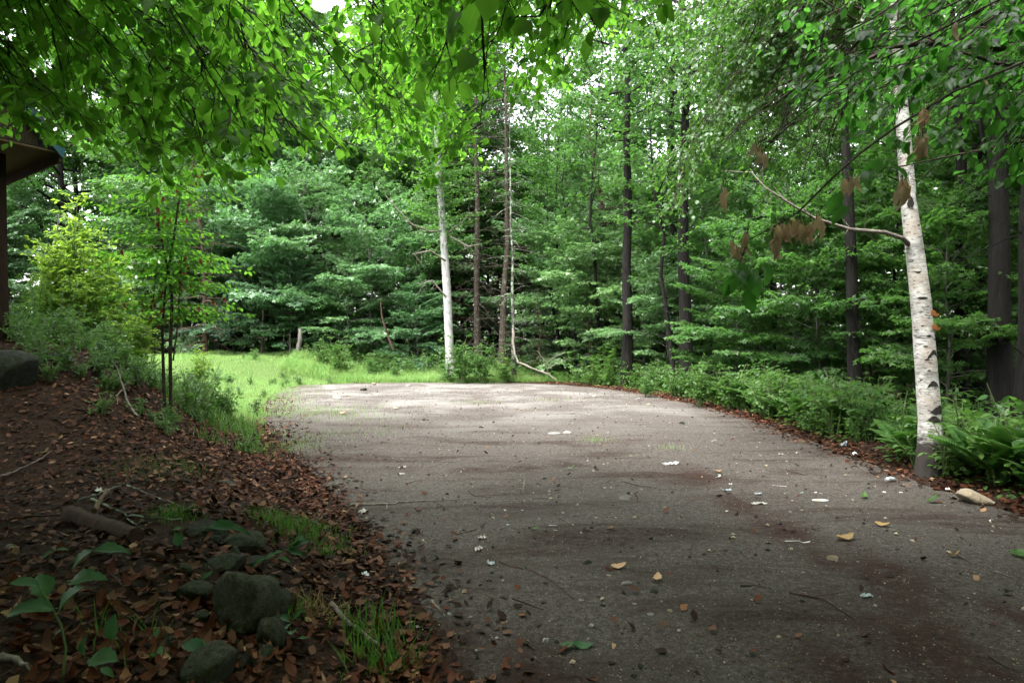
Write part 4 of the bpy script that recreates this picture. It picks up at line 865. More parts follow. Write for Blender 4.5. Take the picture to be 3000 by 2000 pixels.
for i, (px, d, s, l) in enumerate([(340, 26.9, .9, 'rounded pale green shrub at the far grassy edge'), (322, 27.4, .7, 'smaller shrub left of the rounded pale one'), (372, 27.2, .6, 'low shrub on the far edge, left of the aspen'), (395, 27, .5, 'low dark shrub nearest the aspen on its left'), (462, 25.9, 1.1, 'dark bushy shrub at the foot of the aspen'), (482, 26, 1.0, 'bushy shrub just right of the aspen foot'), (448, 26.4, .6, 'small shrub close against the aspen trunk'),
                                   (700, 16.6, .75, 'leafy shrub with large leaves in front of the thick black trunk'), (730, 15.8, .6, 'lower leafy shrub right of the one by the black trunk'), (770, 15, .62, 'leafy shrub left of the fern bank'), (646, 19.5, .45, 'small shrub at the foot of the thick dark trunks'), (505, 26, .7, 'shrub under the small bushy hemlock')]):
    put('shrub', i, ground_at(px, d), l, None, s, 'shrub', 'shrub')
k = 0; rf_ = np.random.default_rng(31)
while k < 84:
    y = rf_.uniform(6.6, 20); x = float(xr(y)) + .45 + abs(rf_.normal(0, 1.4)) * (1.0 if y > 9 else .8)
    put('fern', k, (x, y), 'green fern in the bank of ferns along the right edge of the gravel', 'ferns along the right edge', rf_.uniform(1.0, 1.55), 'fern', 'fern', ('stem', 'frond')); k += 1
for k in range(90):
    y = rf_.uniform(6.2, 25); x = float(xr(y)) + .25 + abs(rf_.normal(0, 1.0))
    put('herb', k, (x, y), 'broad-leaved weed among the ferns along the right edge of the gravel', 'broad-leaved weeds along the right edge', rf_.uniform(.75, 1.45), 'weed', 'weed')
for k in range(70):
    x = rf_.uniform(-8.5, 3.2); y = 27.7 + abs(rf_.normal(0, 1.1)) + .5 * (x < -6)
    put('herb', k, (x, y), 'leafy weed in the grass along the far edge of the clearing', 'weeds along the far edge', rf_.uniform(.8, 1.7) * (1 if x > -7 else .6), 'weed', 'weed')
for k in range(58):
    y = rf_.uniform(8.2, 12.8) if k % 2 else rf_.uniform(10.3, 13); x = float(xl(y)) - rf_.uniform(.3, 5)
    put('low_weed' if k % 2 else 'herb', k, (x, y), 'small green weed growing through the leaf litter on the left mound', 'weeds on the left mound', rf_.uniform(.5, 1.0), 'weed', 'weed')

for k in range(36):
    p_ = ground_at(rf_.uniform(20, 178), rf_.uniform(8.8, 11.6))
    put('herb' if k % 2 else 'low_weed', k, p_, 'dark green weed on the shaded slope between the boulder and the red-leaved sapling', 'weeds on the shaded slope', rf_.uniform(.35, .75) * (1 if k % 2 else 1.6), 'weed', 'weed')
for k in range(40):
    y = rf_.uniform(14, 31); x = float(xl(min(y, 26))) - abs(rf_.normal(.6, 2.2))
    put('low_weed' if k % 3 else 'herb', k, (x, y), 'green weed standing in the grass lane left of the clearing', 'weeds in the grass lane', rf_.uniform(.7, 1.4) * (1 if k % 3 else .6), 'weed', 'weed')
# ------------------------------------------------------------------ ground cover and grass (nobody could count it)
r = np.random.default_rng(1500)
def land_n(x, y):
    e = .05; return nrm(np.stack([-(hgt(x + e, y) - hgt(x - e, y)) / (2 * e), -(hgt(x, y + e) - hgt(x, y - e)) / (2 * e), np.ones_like(x)], 1))
mb = MB(); n = 60000; y = r.uniform(5.5, 40, n); x = xr(np.minimum(y, 26)) + .15 + np.abs(r.normal(0, 2.2, n)) + 14 * r.random(n) ** 2 * (r.random(n) < .55); k = (fbm(x * .9, y * .9, 3) > -.25); x, y = x[k], y[k]; n = len(x)
az = r.random(n) * 6.28; blades(mb, np.stack([x, y, hgt(x, y) + r.random(n) ** 1.5 * (.38 + .5 * sm(1, 5, x - xr(np.minimum(y, 26))))], 1), np.stack([np.cos(az), np.sin(az), r.uniform(-.3, .5, n)], 1), r.normal(0, .4, (n, 3)) + [0, 0, 1], r.uniform(.05, .12, n), LEAF4)
tag(mb.obj('undergrowth', M['herb']), kind='stuff')
def grass(name, x, y, h, m, wide=1.0, lean=.35):
    n = len(x); az = r.random(n) * 6.28; mb = MB()
    A = np.stack([np.cos(az) * lean * r.random(n), np.sin(az) * lean * r.random(n), np.ones(n)], 1)
    blades(mb, np.stack([x, y, hgt(x, y) - .01], 1), A, np.stack([np.cos(az), np.sin(az), np.zeros(n)], 1) + r.normal(0, .2, (n, 3)), h, GRASS, wide); tag(mb.obj(name, M[m]), kind='stuff')
GX, GY, GH = [], [], []
n = 50000; y = r.uniform(12.5, 36, n); x = xl(np.minimum(y, 26)) - np.abs(r.normal(0, 2.6, n)) + .35 * fbm(y * .8, y * 0, 3); x = x + .9 * (r.random(n) < .05) * r.random(n); k = (x > -22) & (fbm(x * .6, y * .6, 3) > -.3 - 1.5 * sm(14, 17, y)) & ((y > 14) | (r.random(n) < .4)); GX.append(x[k]); GY.append(y[k]); GH.append(r.uniform(.04, .19, k.sum()) * (.6 + .8 * np.clip(fbm(x[k] * .7, y[k] * .7, 3) + .5, 0, 1)))
n = 44000; x = r.uniform(-9, 3.5, n); y = 26.35 + np.abs(r.normal(0, 1.3, n)) + .3 * fbm(x, x * 0, 3); GX.append(x); GY.append(y); GH.append(r.uniform(.15, .5, n) * (.7 + .6 * sm(26.5, 28.5, y)))
n = 56000; x = r.uniform(-14.5, -4, n); y = r.uniform(24, 33.5, n); k = inside(x, np.minimum(y, 26.6)) < -.1; GX.append(x[k]); GY.append(y[k]); GH.append(r.uniform(.08, .22, k.sum()) * (.6 + .8 * np.clip(fbm(x[k] * .7, y[k] * .7, 3) + .5, 0, 1)))
n = 9000; y = r.uniform(13.5, 26.5, n); x = xl(y) - .1 + r.exponential(.38, n); k = fbm(x * 1.3, y * 1.3, 3) > -.1; GX.append(x[k]); GY.append(y[k]); GH.append(r.uniform(.03, .14, k.sum()))
n = 5000; x = r.uniform(-8, 1.5, n); y = 26.8 - r.exponential(.35, n); k = fbm(x * 1.3, y * 1.3, 3) > -.05; GX.append(x[k]); GY.append(y[k]); GH.append(r.uniform(.03, .14, k.sum()))
for (X_, Y_, sx_, sy_, c_) in ((930, 1205, .8, .9, 1500), (1010, 1225, .6, .5, 300), (1040, 1270, .5, .5, 250), (700, 1260, .4, .35, 700), (830, 1310, .35, .6, 800), (1745, 1292, .14, .10, 130), (1400, 1180, .4, .25, 160), (1590, 1172, .5, .2, 130), (1960, 1315, .12, .12, 60), (700, 1180, .8, 1.0, 2200), (620, 1190, .5, .9, 1600)):
    c0 = gp(X_, Y_); GX.append(r.normal(c0[0], sx_, c_)); GY.append(r.normal(c0[1], sy_, c_)); GH.append(r.uniform(.03, .12, c_))
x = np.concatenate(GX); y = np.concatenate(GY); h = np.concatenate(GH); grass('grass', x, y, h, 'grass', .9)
GX, GY, GH = [], [], []
for (cx, cy, s_, c_, hh) in ((2, 800, .10, 90, .22), (2, 1250, .09, 110, .22), (2, 1420, .10, 120, .22), (2, 580, .16, 420, .15), (2, 680, .12, 200, .12), (2, 1180, .05, 60, .15), (1, 1170, .08, 160, .12), (1, 470, .06, 90, .1)):
    pass
for c0, s_, c_, hh in ((q2(800, 1290), .10, 110, .22), (q2(830, 1480), .09, 130, .20), (q2(240, 560), .16, 500, .16), (q2(420, 690), .14, 320, .12), (q2(250, 1130), .05, 70, .15), (q1(1120, 480), .09, 200, .12), (q1(1000, 170), .25, 300, .10), (q1(1220, 160), .2, 200, .1), (q1(800, 1290), .1, 40, .16), (q4(960, 580), .1, 90, .05)):
    GX.append(r.normal(c0[0], s_, c_)); GY.append(r.normal(c0[1], s_, c_)); GH.append(r.uniform(.5, 1.1, c_) * hh)
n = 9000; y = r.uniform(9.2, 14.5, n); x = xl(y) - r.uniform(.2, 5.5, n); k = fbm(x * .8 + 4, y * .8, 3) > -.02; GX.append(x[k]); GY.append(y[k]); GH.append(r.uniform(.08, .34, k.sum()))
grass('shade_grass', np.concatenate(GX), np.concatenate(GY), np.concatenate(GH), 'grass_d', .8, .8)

c0 = q2(420, 1120); n = 170; grass('dry_grass', r.normal(c0[0], .06, n), r.normal(c0[1], .09, n), r.uniform(.06, .18, n), 'straw', .7, 2.5)
# ------------------------------------------------------------------ fallen leaves
n = 30000; y = r.uniform(1.6, 13, n) ** 1.0; x = xl(y) - r.uniform(-.2, 1, n) * r.uniform(0, 6.5, n) + .25 * fbm(y * 2, x * 0 if False else y * 0, 3)
k = (xl(y) - x > -1.1 * r.random(n) ** 3.5) & (fbm(x * .9, y * .9, 3) > -.45); LX, LY = x[k], y[k]
n = 7000; y = r.uniform(5.2, 26, n); x = xr(y) + r.normal(.10, .24, n); LX = np.append(LX, x); LY = np.append(LY, y)
n = 1500; y = r.uniform(10.5, 20, n); x = xl(y) + r.normal(0, .45, n); LX = np.append(LX, x); LY = np.append(LY, y)
n = 420; y = 3 + 16 * r.random(n) ** 1.5; x = r.uniform(0, 1, n) * (xr(y) - xl(y)) + xl(y); LX = np.append(LX, x); LY = np.append(LY, y)
n = 9000; x = r.uniform(4, 22, n); y = r.uniform(5, 34, n); k = x > xr(np.minimum(y, 26)) + .3; LX = np.append(LX, x[k]); LY = np.append(LY, y[k])
for a1, b1, s1, n1 in ((690, 1870, .22, 90), (780, 1810, .18, 60), (580, 1960, .25, 80), (640, 1690, .25, 90), (560, 1770, .15, 50), (720, 1620, .25, 70), (300, 1600, .3, 110), (150, 1800, .4, 160), (350, 1950, .35, 140)):
    c0 = gp(a1, b1); LX = np.append(LX, r.normal(c0[0], s1, n1)); LY = np.append(LY, r.normal(c0[1], s1, n1))
n = len(LX); P = np.stack([LX, LY, hgt(LX, LY) + r.uniform(.004, .03, n)], 1); Nv = nrm(land_n(LX, LY) + r.normal(0, .30, (n, 3))); az = r.random(n) * 6.28
A = np.stack([np.cos(az), np.sin(az), np.zeros(n)], 1); A = nrm(A - Nv * np.sum(A * Nv, 1, keepdims=True)); s = .026 + .062 * r.random(n) ** 1.3
px, py, d = proj(P); show = np.where((px > 0) & (px < 1024) & (py < 690) & (P[:, 1] > 1.5), s / d, 0); order = np.argsort(-show)
fl = {}
for c_, (key, matr) in enumerate((('fallen_leaf', 'litter'), ('pale_fallen_leaf', 'litter2'))): fl[c_] = near_mesh(key, matr, .30, 7, -.35, 4)
LAB = ('rust-brown curled beech leaf lying in the litter of the left bank', 'pale tan curled beech leaf lying in the litter of the left bank')
for j, i in enumerate(order[:300]):
    c_ = 0 if r.random() < .68 else 1; o = link('fallen_leaf', fl[c_][j % 4]); tag(o, LAB[c_], 'leaf', 'rust-brown fallen leaves on the left bank' if c_ == 0 else 'pale fallen leaves on the left bank')
    Xv = np.cross(A[i], Nv[i]); o.matrix_world = Matrix([[Xv[q] * s[i], A[i][q] * s[i], Nv[i][q] * s[i], P[i][q] + (.012 if q == 2 else 0)] for q in range(3)] + [[0, 0, 0, 1]])
rest = order[300:]; mb = MB(); hlf = r.random(len(rest)) < .84
CURL = (np.array([[0, 0, .02], [.27, .26, .10], [.27, .62, .14], [.03, 1, .20], [-.27, .62, .12], [-.24, .28, .12]]), [[[0, 1, 2, 3], [0, 3, 4, 5]]]); q3_ = r.random(len(rest)) < .42
h1 = hlf & q3_; h2 = hlf & ~q3_
blades(mb, P[rest][h1], A[rest][h1], Nv[rest][h1], s[rest][h1], CURL, 1, 0); blades(mb, P[rest][h2] - [0, 0, .006], A[rest][h2], Nv[rest][h2], s[rest][h2] * 1.1, CURL, 1, 2); blades(mb, P[rest][~hlf], A[rest][~hlf], Nv[rest][~hlf], s[rest][~hlf], CURL, 1, 1)
tag(mb.obj('leaf_litter', [M['litter'], M['litter2'], M['litter_d']]), kind='stuff')

# ------------------------------------------------------------------ grit on the gravel
OCT = (np.array([[1, 0, 0], [0, 1, 0], [-1, 0, 0], [0, -1, 0], [0, 0, .7], [0, 0, -.7]]) * .5, [[[0, 1, 4], [1, 2, 4], [2, 3, 4], [3, 0, 4], [1, 0, 5], [2, 1, 5], [3, 2, 5], [0, 3, 5]]])
def pebbles(mb, n, y0, y1, s0, s1, mi, pw=1.6):
    y = y0 + (y1 - y0) * r.random(n) ** pw; x = xl(y) + r.random(n) * (xr(y) - xl(y)); s = s0 + (s1 - s0) * r.random(n) ** 3
    blades(mb, np.stack([x, y, hgt(x, y) + .008 + s * .12], 1), r.normal(0, 1, (n, 3)) * [1, 1, .15], r.normal(0, .25, (n, 3)) + [0, 0, 1], s, OCT, r.uniform(.6, 1.1, n), mi)
mb = MB()
for mi, q in enumerate((.12, .56, .32)): pebbles(mb, int(17000 * q), 2.8, 11, .004, .013, mi); pebbles(mb, int(2400 * q), 3, 25, .012, .05, mi, 1.0)
tag(mb.obj('pebbles', [M['rock_p'], M['rock_d'], M['rock_t']], smooth=False), kind='stuff')
n = 16000; y = 2.8 + 9 * r.random(n) ** 1.4; x = xl(y) + r.random(n) * (xr(y) - xl(y)); k = fbm(x * .55, y * 1.1, 3) + .5 * sm(2, 5, x) > -.05; x, y = x[k], y[k]; n = len(x); az = r.random(n) * 6.28
mb = MB(); blades(mb, np.stack([x, y, hgt(x, y) + .016], 1), np.stack([np.cos(az), np.sin(az), r.normal(0, .1, n)], 1), r.normal(0, .2, (n, 3)) + [0, 0, 1], r.uniform(.012, .04, n), LEAF4, .3)
for q_, mi in ((7000, 1), (3500, 0), (2500, 2)):        # crumbs of bark, leaf and earth over the gravel
    n = q_; y = 2.8 + 20 * r.random(n) ** 1.3; x = xl(y) + r.random(n) * (xr(y) - xl(y)); k = fbm(x * .8, y * .8, 3) > -.12; x, y = x[k], y[k]; n = len(x); az = r.random(n) * 6.28
    blades(mb, np.stack([x, y, hgt(x, y) + .016], 1), np.stack([np.cos(az), np.sin(az), r.normal(0, .15, n)], 1), r.normal(0, .35, (n, 3)) + [0, 0, 1], r.uniform(.008, .026, n) * (.7 + y * .05), LEAF4, r.uniform(.5, 1.6, n), mi)
n = 16000; y = r.uniform(1.8, 12, n); x = xl(y) - r.random(n) ** 1.3 * 5 + .25; k = inside(x, y) < .9 * r.random(n) ** 3; x, y = x[k], y[k]; n = len(x); az = r.random(n) * 6.28
blades(mb, np.stack([x, y, hgt(x, y) + r.uniform(.004, .02, n)], 1), np.stack([np.cos(az), np.sin(az), r.normal(0, .2, n)], 1), r.normal(0, .4, (n, 3)) + [0, 0, 1], r.uniform(.01, .045, n), LEAF4, r.uniform(.2, 1.3, n))
tag(mb.obj('needle_litter', [M['litter'], M['litter_d'], M['litter2']]), kind='stuff')

# ------------------------------------------------------------------ stones
import bmesh
def rock_mesh(seed, sub=4, rough=.28, cut=.0):
    b = bmesh.new(); bmesh.ops.create_icosphere(b, subdivisions=sub, radius=1); rs = np.random.default_rng(seed)
    V = np.array([v.co for v in b.verts]); 
    for _ in range(10):                                # flatten a few sides like broken fieldstone
        nn = nrm(rs.normal(0, 1, 3)); c_ = rs.uniform(.48, .82); e = V @ nn - c_; V = V - np.maximum(e, 0)[:, None] * nn * .97
    V = V / np.abs(V).max(0)
    a = rs.uniform(0, 40); dsp = fbm(V[:, 0] * 1.6 + a, V[:, 1] * 1.6 + V[:, 2] * 1.3, 4); V = V * (1 + rough * .5 * dsp + .05 * fbm(V[:, 0] * 5 + a, V[:, 1] * 5 + V[:, 2] * 6, 3))[:, None]
    for v, c_ in zip(b.verts, V): v.co = c_
    me = bpy.data.meshes.new('stone'); b.to_mesh(me); b.free()
    me.polygons.foreach_set('use_smooth', np.ones(len(me.polygons), bool)); return me
def stone(seed, p, w, hgt_, dep, m, label, rz=0, sink=.3, name='stone', cat='stone', tilt=(0, 0), group=None, sub=4):
    me = rock_mesh(seed, sub); me.materials.append(M[m]); o = link(name, me); tag(o, label, cat, group)
    o.location = (p[0], p[1], p[2] + hgt_ * (1 - 2 * sink) * .5); o.rotation_euler = (tilt[0], tilt[1], rz); o.scale = (w / 2 * 1.15, dep / 2 * 1.1, hgt_ / 2 * 1.15); return o
def stone_px(seed, x0, x1, y0, y1, m, label, dep=.9, off=0.0, **k):  # photo-pixel box of the stone; stands on the land under its lower edge
    p = gp((x0 + x1) / 2, y1 - off); sc_ = p[1] / F * .34133; w = (x1 - x0) * sc_; h_ = (y1 - y0) * sc_; p = p + [0, dep * w * .35, 0]; p[2] = float(hgt(p[0], p[1])); k['sink'] = k.get('sink', .3) + (.10 if w > .1 and p[0] < 0 else 0); return stone(seed, p, w, h_ * 1.05, w * dep, m, label, **k)
stone_px(1, 598, 777, 1660, 1858, 'rock', 'largest mossy field stone of the heap at the foot of the left bank', rz=.3, sink=.12, tilt=(0, .2))
stone_px(2, 777, 862, 1712, 1800, 'rock_d', 'dark stone wedged right of the largest stone of the heap', rz=1, sink=.2)
stone_px(3, 715, 826, 1793, 1900, 'rock', 'rounded grey stone below the largest stone of the heap', rz=2, sink=.15)
stone_px(4, 488, 668, 1900, 2030, 'rock', 'grey-green slab stone nearest the camera, lowest of the heap', rz=.6, sink=.2, tilt=(.1, -.3))
stone_px(5, 518, 606, 1704, 1768, 'rock', 'small pale pointed stone left of the largest stone', rz=.2, sink=.15)
stone_px(6, 574, 700, 1615, 1677, 'rock', 'flat mossy stone just above the largest stone', rz=.4, sink=.2)
stone_px(7, 500, 550, 1648, 1686, 'rock', 'small stone among leaves left of the flat mossy stone', sink=.25)
stone_px(8, 640, 760, 1546, 1618, 'rock', 'broad stone at the top of the heap beside the grass tuft', rz=.9, sink=.25)
stone_px(9, 532, 640, 1515, 1575, 'rock_d', 'dark mossy stone topmost on the left of the heap', rz=.1, sink=.3)
stone_px(10, 770, 840, 1795, 1840, 'rock_d', 'low dark stone tucked under the rounded grey stone', sink=.3)
stone_px(11, 640, 720, 1880, 1960, 'rock_d', 'half buried stone between the slab and the rounded stone', sink=.4)
for i, (x0, x1, y0, y1) in enumerate([(690, 770, 1615, 1668), (742, 800, 1660, 1712), (600, 650, 1560, 1600), (740, 800, 1880, 1935), (690, 735, 1905, 1950), (560, 610, 1790, 1830), (470, 515, 1860, 1890), (655, 705, 1590, 1640), (790, 835, 1760, 1800)]):
    stone_px(120 + i, x0, x1, y0, y1, ('rock_d', 'rock')[i % 2], 'small half-buried filler stone between the big stones of the heap', rz=i * .7, sink=.3, group='filler stones of the heap')
stone_px(12, -75, 78, 1030, 1145, 'rock_d', 'big dark boulder on the mound at the left edge', sink=.15, name='boulder', cat='boulder')
stone_px(13, 120, 195, 1022, 1060, 'rock_d', 'flat grey rock in the weeds on the mound right of the boulder', sink=.3)
stone_px(14, 2834, 2930, 1441, 1480, 'rock_t', 'tan angular stone beside the weeds at the right edge', sink=.2, tilt=(0, .2))
stone_px(15, 1817, 1856, 1449, 1466, 'rock_p', 'smooth oval grey stone lying by itself on the gravel', sink=.12, dep=.6)
stone_px(16, 971, 1000, 1157, 1169, 'rock_p', 'largest stone on the far left part of the gravel', sink=.15)
stone_px(17, 1012, 1026, 1153, 1159, 'rock_t', 'small brown stone right of the far gravel stone', sink=.15)
stone_px(18, 2428, 2463, 1627, 1643, 'rock_t', 'flat tan stone near the plastic fork', sink=.15, dep=.5)
stone_px(19, 0, 36, 1596, 1618, 'rock_p', 'pale round stone in the litter at the left edge', sink=.2)
stone_px(20, 1823, 1852, 1702, 1718, 'rock_p', 'light grey flat pebble right of the long dark stick', sink=.3)
stone_px(21, 1707, 1735, 1640, 1655, 'rock_d', 'slate-grey pebble above the light grey flat one', sink=.3)
stone_px(22, 620, 680, 1395, 1420, 'rock', 'half buried stone in the leaves behind the long thin twig', sink=.4)
stone_px(23, 980, 1015, 1670, 1695, 'rock_d', 'dark stone left of the foil scrap', sink=.3)
stone_px(24, 1608, 1640, 1262, 1272, 'rock_p', 'pale flat stone in mid gravel, left of its twin', sink=.3); stone_px(25, 1652, 1680, 1260, 1271, 'rock_p', 'pale flat stone in mid gravel, right of its twin', sink=.3)
for i, (cx, cy) in enumerate([(470, 575), (590, 720), (640, 870), (930, 975), (910, 1125), (800, 1055), (600, 1070), (335, 455), (550, 490), (115, 295), (450, 1030), (1040, 1100), (820, 320), (265, 1160)]):
    p = q3(cx, cy); s_ = r.uniform(.03, .06); stone(60 + i, p, s_, s_ * .5, s_ * .8, ('rock_d', 'rock_p', 'rock_t')[i % 3], 'small half-sunk stone in the middle of the near gravel', rz=i, sink=.35, group='small stones in the near gravel', sub=2)
for i, (X_, Y_) in enumerate([(1066, 1143), (1195, 1131), (1095, 1126), (1240, 1230), (1676, 1211), (1900, 1185), (2010, 1172), (1870, 1170), (1740, 1164), (1410, 1252), (2095, 1290), (1160, 1198), (2000, 1240)]):
    p = gp(X_, Y_); s_ = p[1] * r.uniform(.006, .010); stone(90 + i, p, s_, s_ * .5, s_ * .8, ('rock_d', 'rock_p', 'rock_t')[i % 3], 'small loose stone on the far half of the gravel', rz=i, sink=.25, group='loose stones on the far gravel', sub=2)

# ------------------------------------------------------------------ sticks, log, dead branches
def stick(pts, rad, label, m='twig', name='stick', cat='stick', lift=.006, forks=(), taper=.35, n=4, rough=.35):
    q = np.array(pts, float); q[:, 2] += rad * .8 + lift * (5 if inside(q[0, 0], q[0, 1]) < .1 else 1); t = np.linspace(0, 1, len(q)); tt = np.linspace(0, 1, len(q) * 3)
    P = np.stack([np.interp(tt, t, q[:, j]) for j in range(3)], 1) + r.normal(0, rad * rough, (len(tt), 3)); b = q[0].copy()
    mb = MB(); tube(mb, P - b, rad * np.linspace(1, taper, len(tt)) * (1 + r.normal(0, .22 * rough, len(tt))), 7)
    for f in forks:
        f = np.array(f, float); f[:, 2] += rad; tube(mb, f - b, np.linspace(rad * .7, rad * .25, len(f)), 5)
    o = mb.obj(name, M[m]); o.location = b; return tag(o, label, cat)
up = lambda p, h: p + np.array([0, 0, h])
stick([gp(1027, 1483), gp(1138, 1481), gp(1178, 1474), gp(1388, 1463)], .011, 'long straight twig reaching from the leaves onto the gravel', 'deadwood', forks=[[gp(1133, 1481), gp(1134, 1491), gp(1128, 1494)]])
stick([gp(1464, 1650), gp(1500, 1664), gp(1558, 1677), gp(1603, 1697), gp(1647, 1729), gp(1683, 1760)], .008, 'dark curved stick lying in the middle of the near gravel', 'bark_b')
stick([gp(967, 1790), gp(1018, 1840), gp(1062, 1876), gp(1110, 1914)], .014, 'thickest grey stick at the edge of the leaves, pointing to the grass tuft', 'deadwood', taper=.8)
stick([gp(1129, 1581), gp(1174, 1608), gp(1223, 1650)], .006, 'short slanting twig right of the heap of stones')
stick([gp(1188, 1418), gp(1210, 1412), gp(1232, 1405)], .009, 'forked grey twig on the gravel below the white scraps', 'deadwood', forks=[[gp(1190, 1419), gp(1205, 1430), gp(1238, 1440)]])
stick([gp(1335, 1570), gp(1388, 1557), gp(1424, 1534)], .006, 'thin twig above the crumpled paper')
stick([gp(2312, 1740), gp(2415, 1762), gp(2464, 1791), gp(2509, 1820)], .008, 'dark forked stick in the near right gravel', 'bark_b', forks=[[gp(2384, 1750), gp(2433, 1746), gp(2504, 1731)]])
stick([gp(2308, 1380), gp(2335, 1388), gp(2362, 1394)], .008, 'dark twig left of the crushed can')
stick([gp(1714, 1820), gp(1735, 1840), gp(1763, 1854)], .006, 'short dark twig low in the near gravel')
stick([gp(1540, 1885), gp(1555, 1900), gp(1570, 1914)], .007, 'short thick twig near the torn green leaf')
stick([gp(2764, 1604), gp(2800, 1628), gp(2848, 1655)], .005, 'straight thin twig at the right of the gravel')
stick([gp(2911, 1675), gp(2945, 1686), gp(2985, 1705)], .005, 'thin grey twig at the right edge of the gravel', 'deadwood')
stick([gp(2170, 1720), gp(2210, 1718), gp(2262, 1731)], .006, 'thin twig left of the dark forked stick')
stick([gp(2740, 1722), gp(2775, 1745), gp(2800, 1765)], .006, 'curved dark twig right of the needle drift')
stick([gp(2900, 1930), gp(2940, 1955), gp(2990, 1975)], .007, 'dark twig in the bottom right corner')
stick([gp(1372, 1440), gp(1392, 1456), gp(1440, 1459)], .007, 'bent twig at the end of the long straight one')
stick([gp(1280, 1475), gp(1320, 1500), gp(1342, 1514)], .004, 'hair-thin twig below the long straight one')
stick([gp(1760, 1420), gp(1780, 1412), gp(1800, 1402)], .006, 'slanting twig above the oval stone'); stick([gp(1820, 1411), gp(1870, 1425), gp(1925, 1431)], .006, 'long thin twig behind the oval stone')
stick([gp(1860, 1450), gp(1868, 1460), gp(1868, 1475)], .008, 'short brown twig against the oval stone', 'wood_red'); stick([gp(1536, 1410), gp(1534, 1422), gp(1530, 1438)], .007, 'short grey twig left of the wire ring', 'deadwood')
stick([gp(1420, 1700), gp(1428, 1722), gp(1440, 1738)], .005, 'small upright twig in the gravel beside the leaves'); stick([gp(1265, 1765), gp(1285, 1785), gp(1305, 1812)], .010, 'broken tan twig at the gravel edge', 'deadwood')
stick([gp(1500, 1760), gp(1550, 1775), gp(1595, 1795)], .006, 'dark reddish twig below the curved stick', 'wood_red')
stick([q1(-10, 236), q1(90, 205), q1(170, 170), q1(270, 120), q1(330, 70)], .009, 'pale wavy twig at the left edge of the litter', 'deadwood')
stick([q1(510, 402), q1(620, 370), q1(700, 335), q1(812, 290), q1(950, 350), q1(1110, 410), q1(1240, 470)], .012, 'bent lichen-grey branch across the litter above the log', 'lichen')
stick([q1(600, 390), q1(700, 440), q1(830, 500), q1(1000, 520), q1(1180, 530)], .011, 'second lichen-grey branch running behind the log', 'lichen', forks=[[q1(830, 500), q1(920, 560), q1(1000, 605)]])
stick([q1(160, 508), q1(300, 500), q1(500, 500), q1(610, 450)], .010, 'dark bare branch left of the log', 'twig'); stick([up(q1(620, 500), .02), up(q1(660, 455), .06), up(q1(695, 402), .08)], .018, 'pale split stick leaning on the log', 'soffit', taper=.7)
stick([q1(0, 1478), q1(90, 1490), q1(160, 1510), q1(200, 1560)], .014, 'curved grey root-like stick in the bottom left corner', 'deadwood'); stick([q1(560, 1000), q1(660, 1035), q1(760, 1062)], .007, 'black twig behind the broad-leaved seedling'); stick([q1(945, 1225), q1(1020, 1160), q1(1100, 1120)], .005, 'fine twig right of the upright seedling leaf')
stick([q1(860, 1345), q1(940, 1370), q1(1000, 1390)], .005, 'fine twig beside the slab stone'); stick([q1(700, 875), q1(760, 920), q1(805, 985)], .006, 'thin twig in the open litter above the upright leaf')
lg = [q1(455, 500), q1(560, 545), q1(700, 590), q1(800, 625), q1(900, 655)]
o = stick(lg, .058, 'short rotten reddish log lying in the litter', 'log', 'log', 'log', 0, taper=.85, rough=.10)
c0 = gp(0 + 740 / 2.24, 600 + 1390 / 2.24)
m_ = lambda cx, cy, d: at(cx / 2.24 * .34133, (600 + cy / 2.24) * .34133, d)
q = [gp(910 / 2.24, 600 + 1400 / 2.24), m_(835, 1290, 8.9), m_(805, 1180, 9.0), m_(765, 1080, 9.1), m_(742, 1015, 9.1)]
stick(q, .016, 'forked grey dead branch propped on the dark mound', 'deadwood', 'dead_branch', 'branch', 0, forks=[[m_(810, 1210, 9), m_(765, 1255, 8.9), m_(772, 1310, 8.8)], [m_(812, 1195, 9), m_(850, 1165, 9), m_(875, 1150, 9)]])
q = [at(513, 328, 25.6), at(514, 352, 25.4), at(517, 362, 25.3), at(532, 369, 25), at(548, 374, 24.8), at(557, 380, 24.6)]
stick(q, .05, 'fallen pale dead branch bent over the weeds at the far edge', 'deadwood', 'dead_branch', 'branch', 0)
q = [at(548, 373, 24.8), at(546, 362, 24.7), at(541, 356, 24.7), at(537, 350, 24.7)]
o = stick(q, .02, 'dead twig with brown withered needles on the fallen branch', 'deadwood', 'dead_branch', 'branch', 0, forks=[[at(546, 364, 24.7), at(556, 356, 24.6), at(568, 352, 24.5)], [at(549, 368, 24.7), at(560, 362, 24.6), at(571, 358, 24.5)]])
for i, (a, b, c_) in enumerate([((45, 318), (52, 275), (60, 243)), ((56, 290), (54, 270), (70, 245))]):
    pass
P0 = ground_at(41, 17); q = [P0 - [0, 0, .1], at(40, 310, 17), at(45, 275, 17), at(56, 240, 17), at(60, 215, 17)]
o = stick(q, .05, 'thin leaning pale trunk in the gap beside the cabin post', 'bark_g', 'leaning_trunk', 'tree', 0)
q = [at(393, 350, 26.5), at(386, 330, 26.4), at(382, 318, 26.4), at(380, 300, 26.4)]
stick(q, .045, 'curved thin bare sapling stem left of the aspen', 'bark_b', 'bare_stem', 'tree', 0)
q = [at(298, 352, 27.4), at(300, 342, 27.4), at(300, 330, 27.5)]
stick(q, .10, 'broken grey stump behind the rounded pale shrub', 'bark_g', 'stump', 'stump', 0, taper=.8, rough=.06)

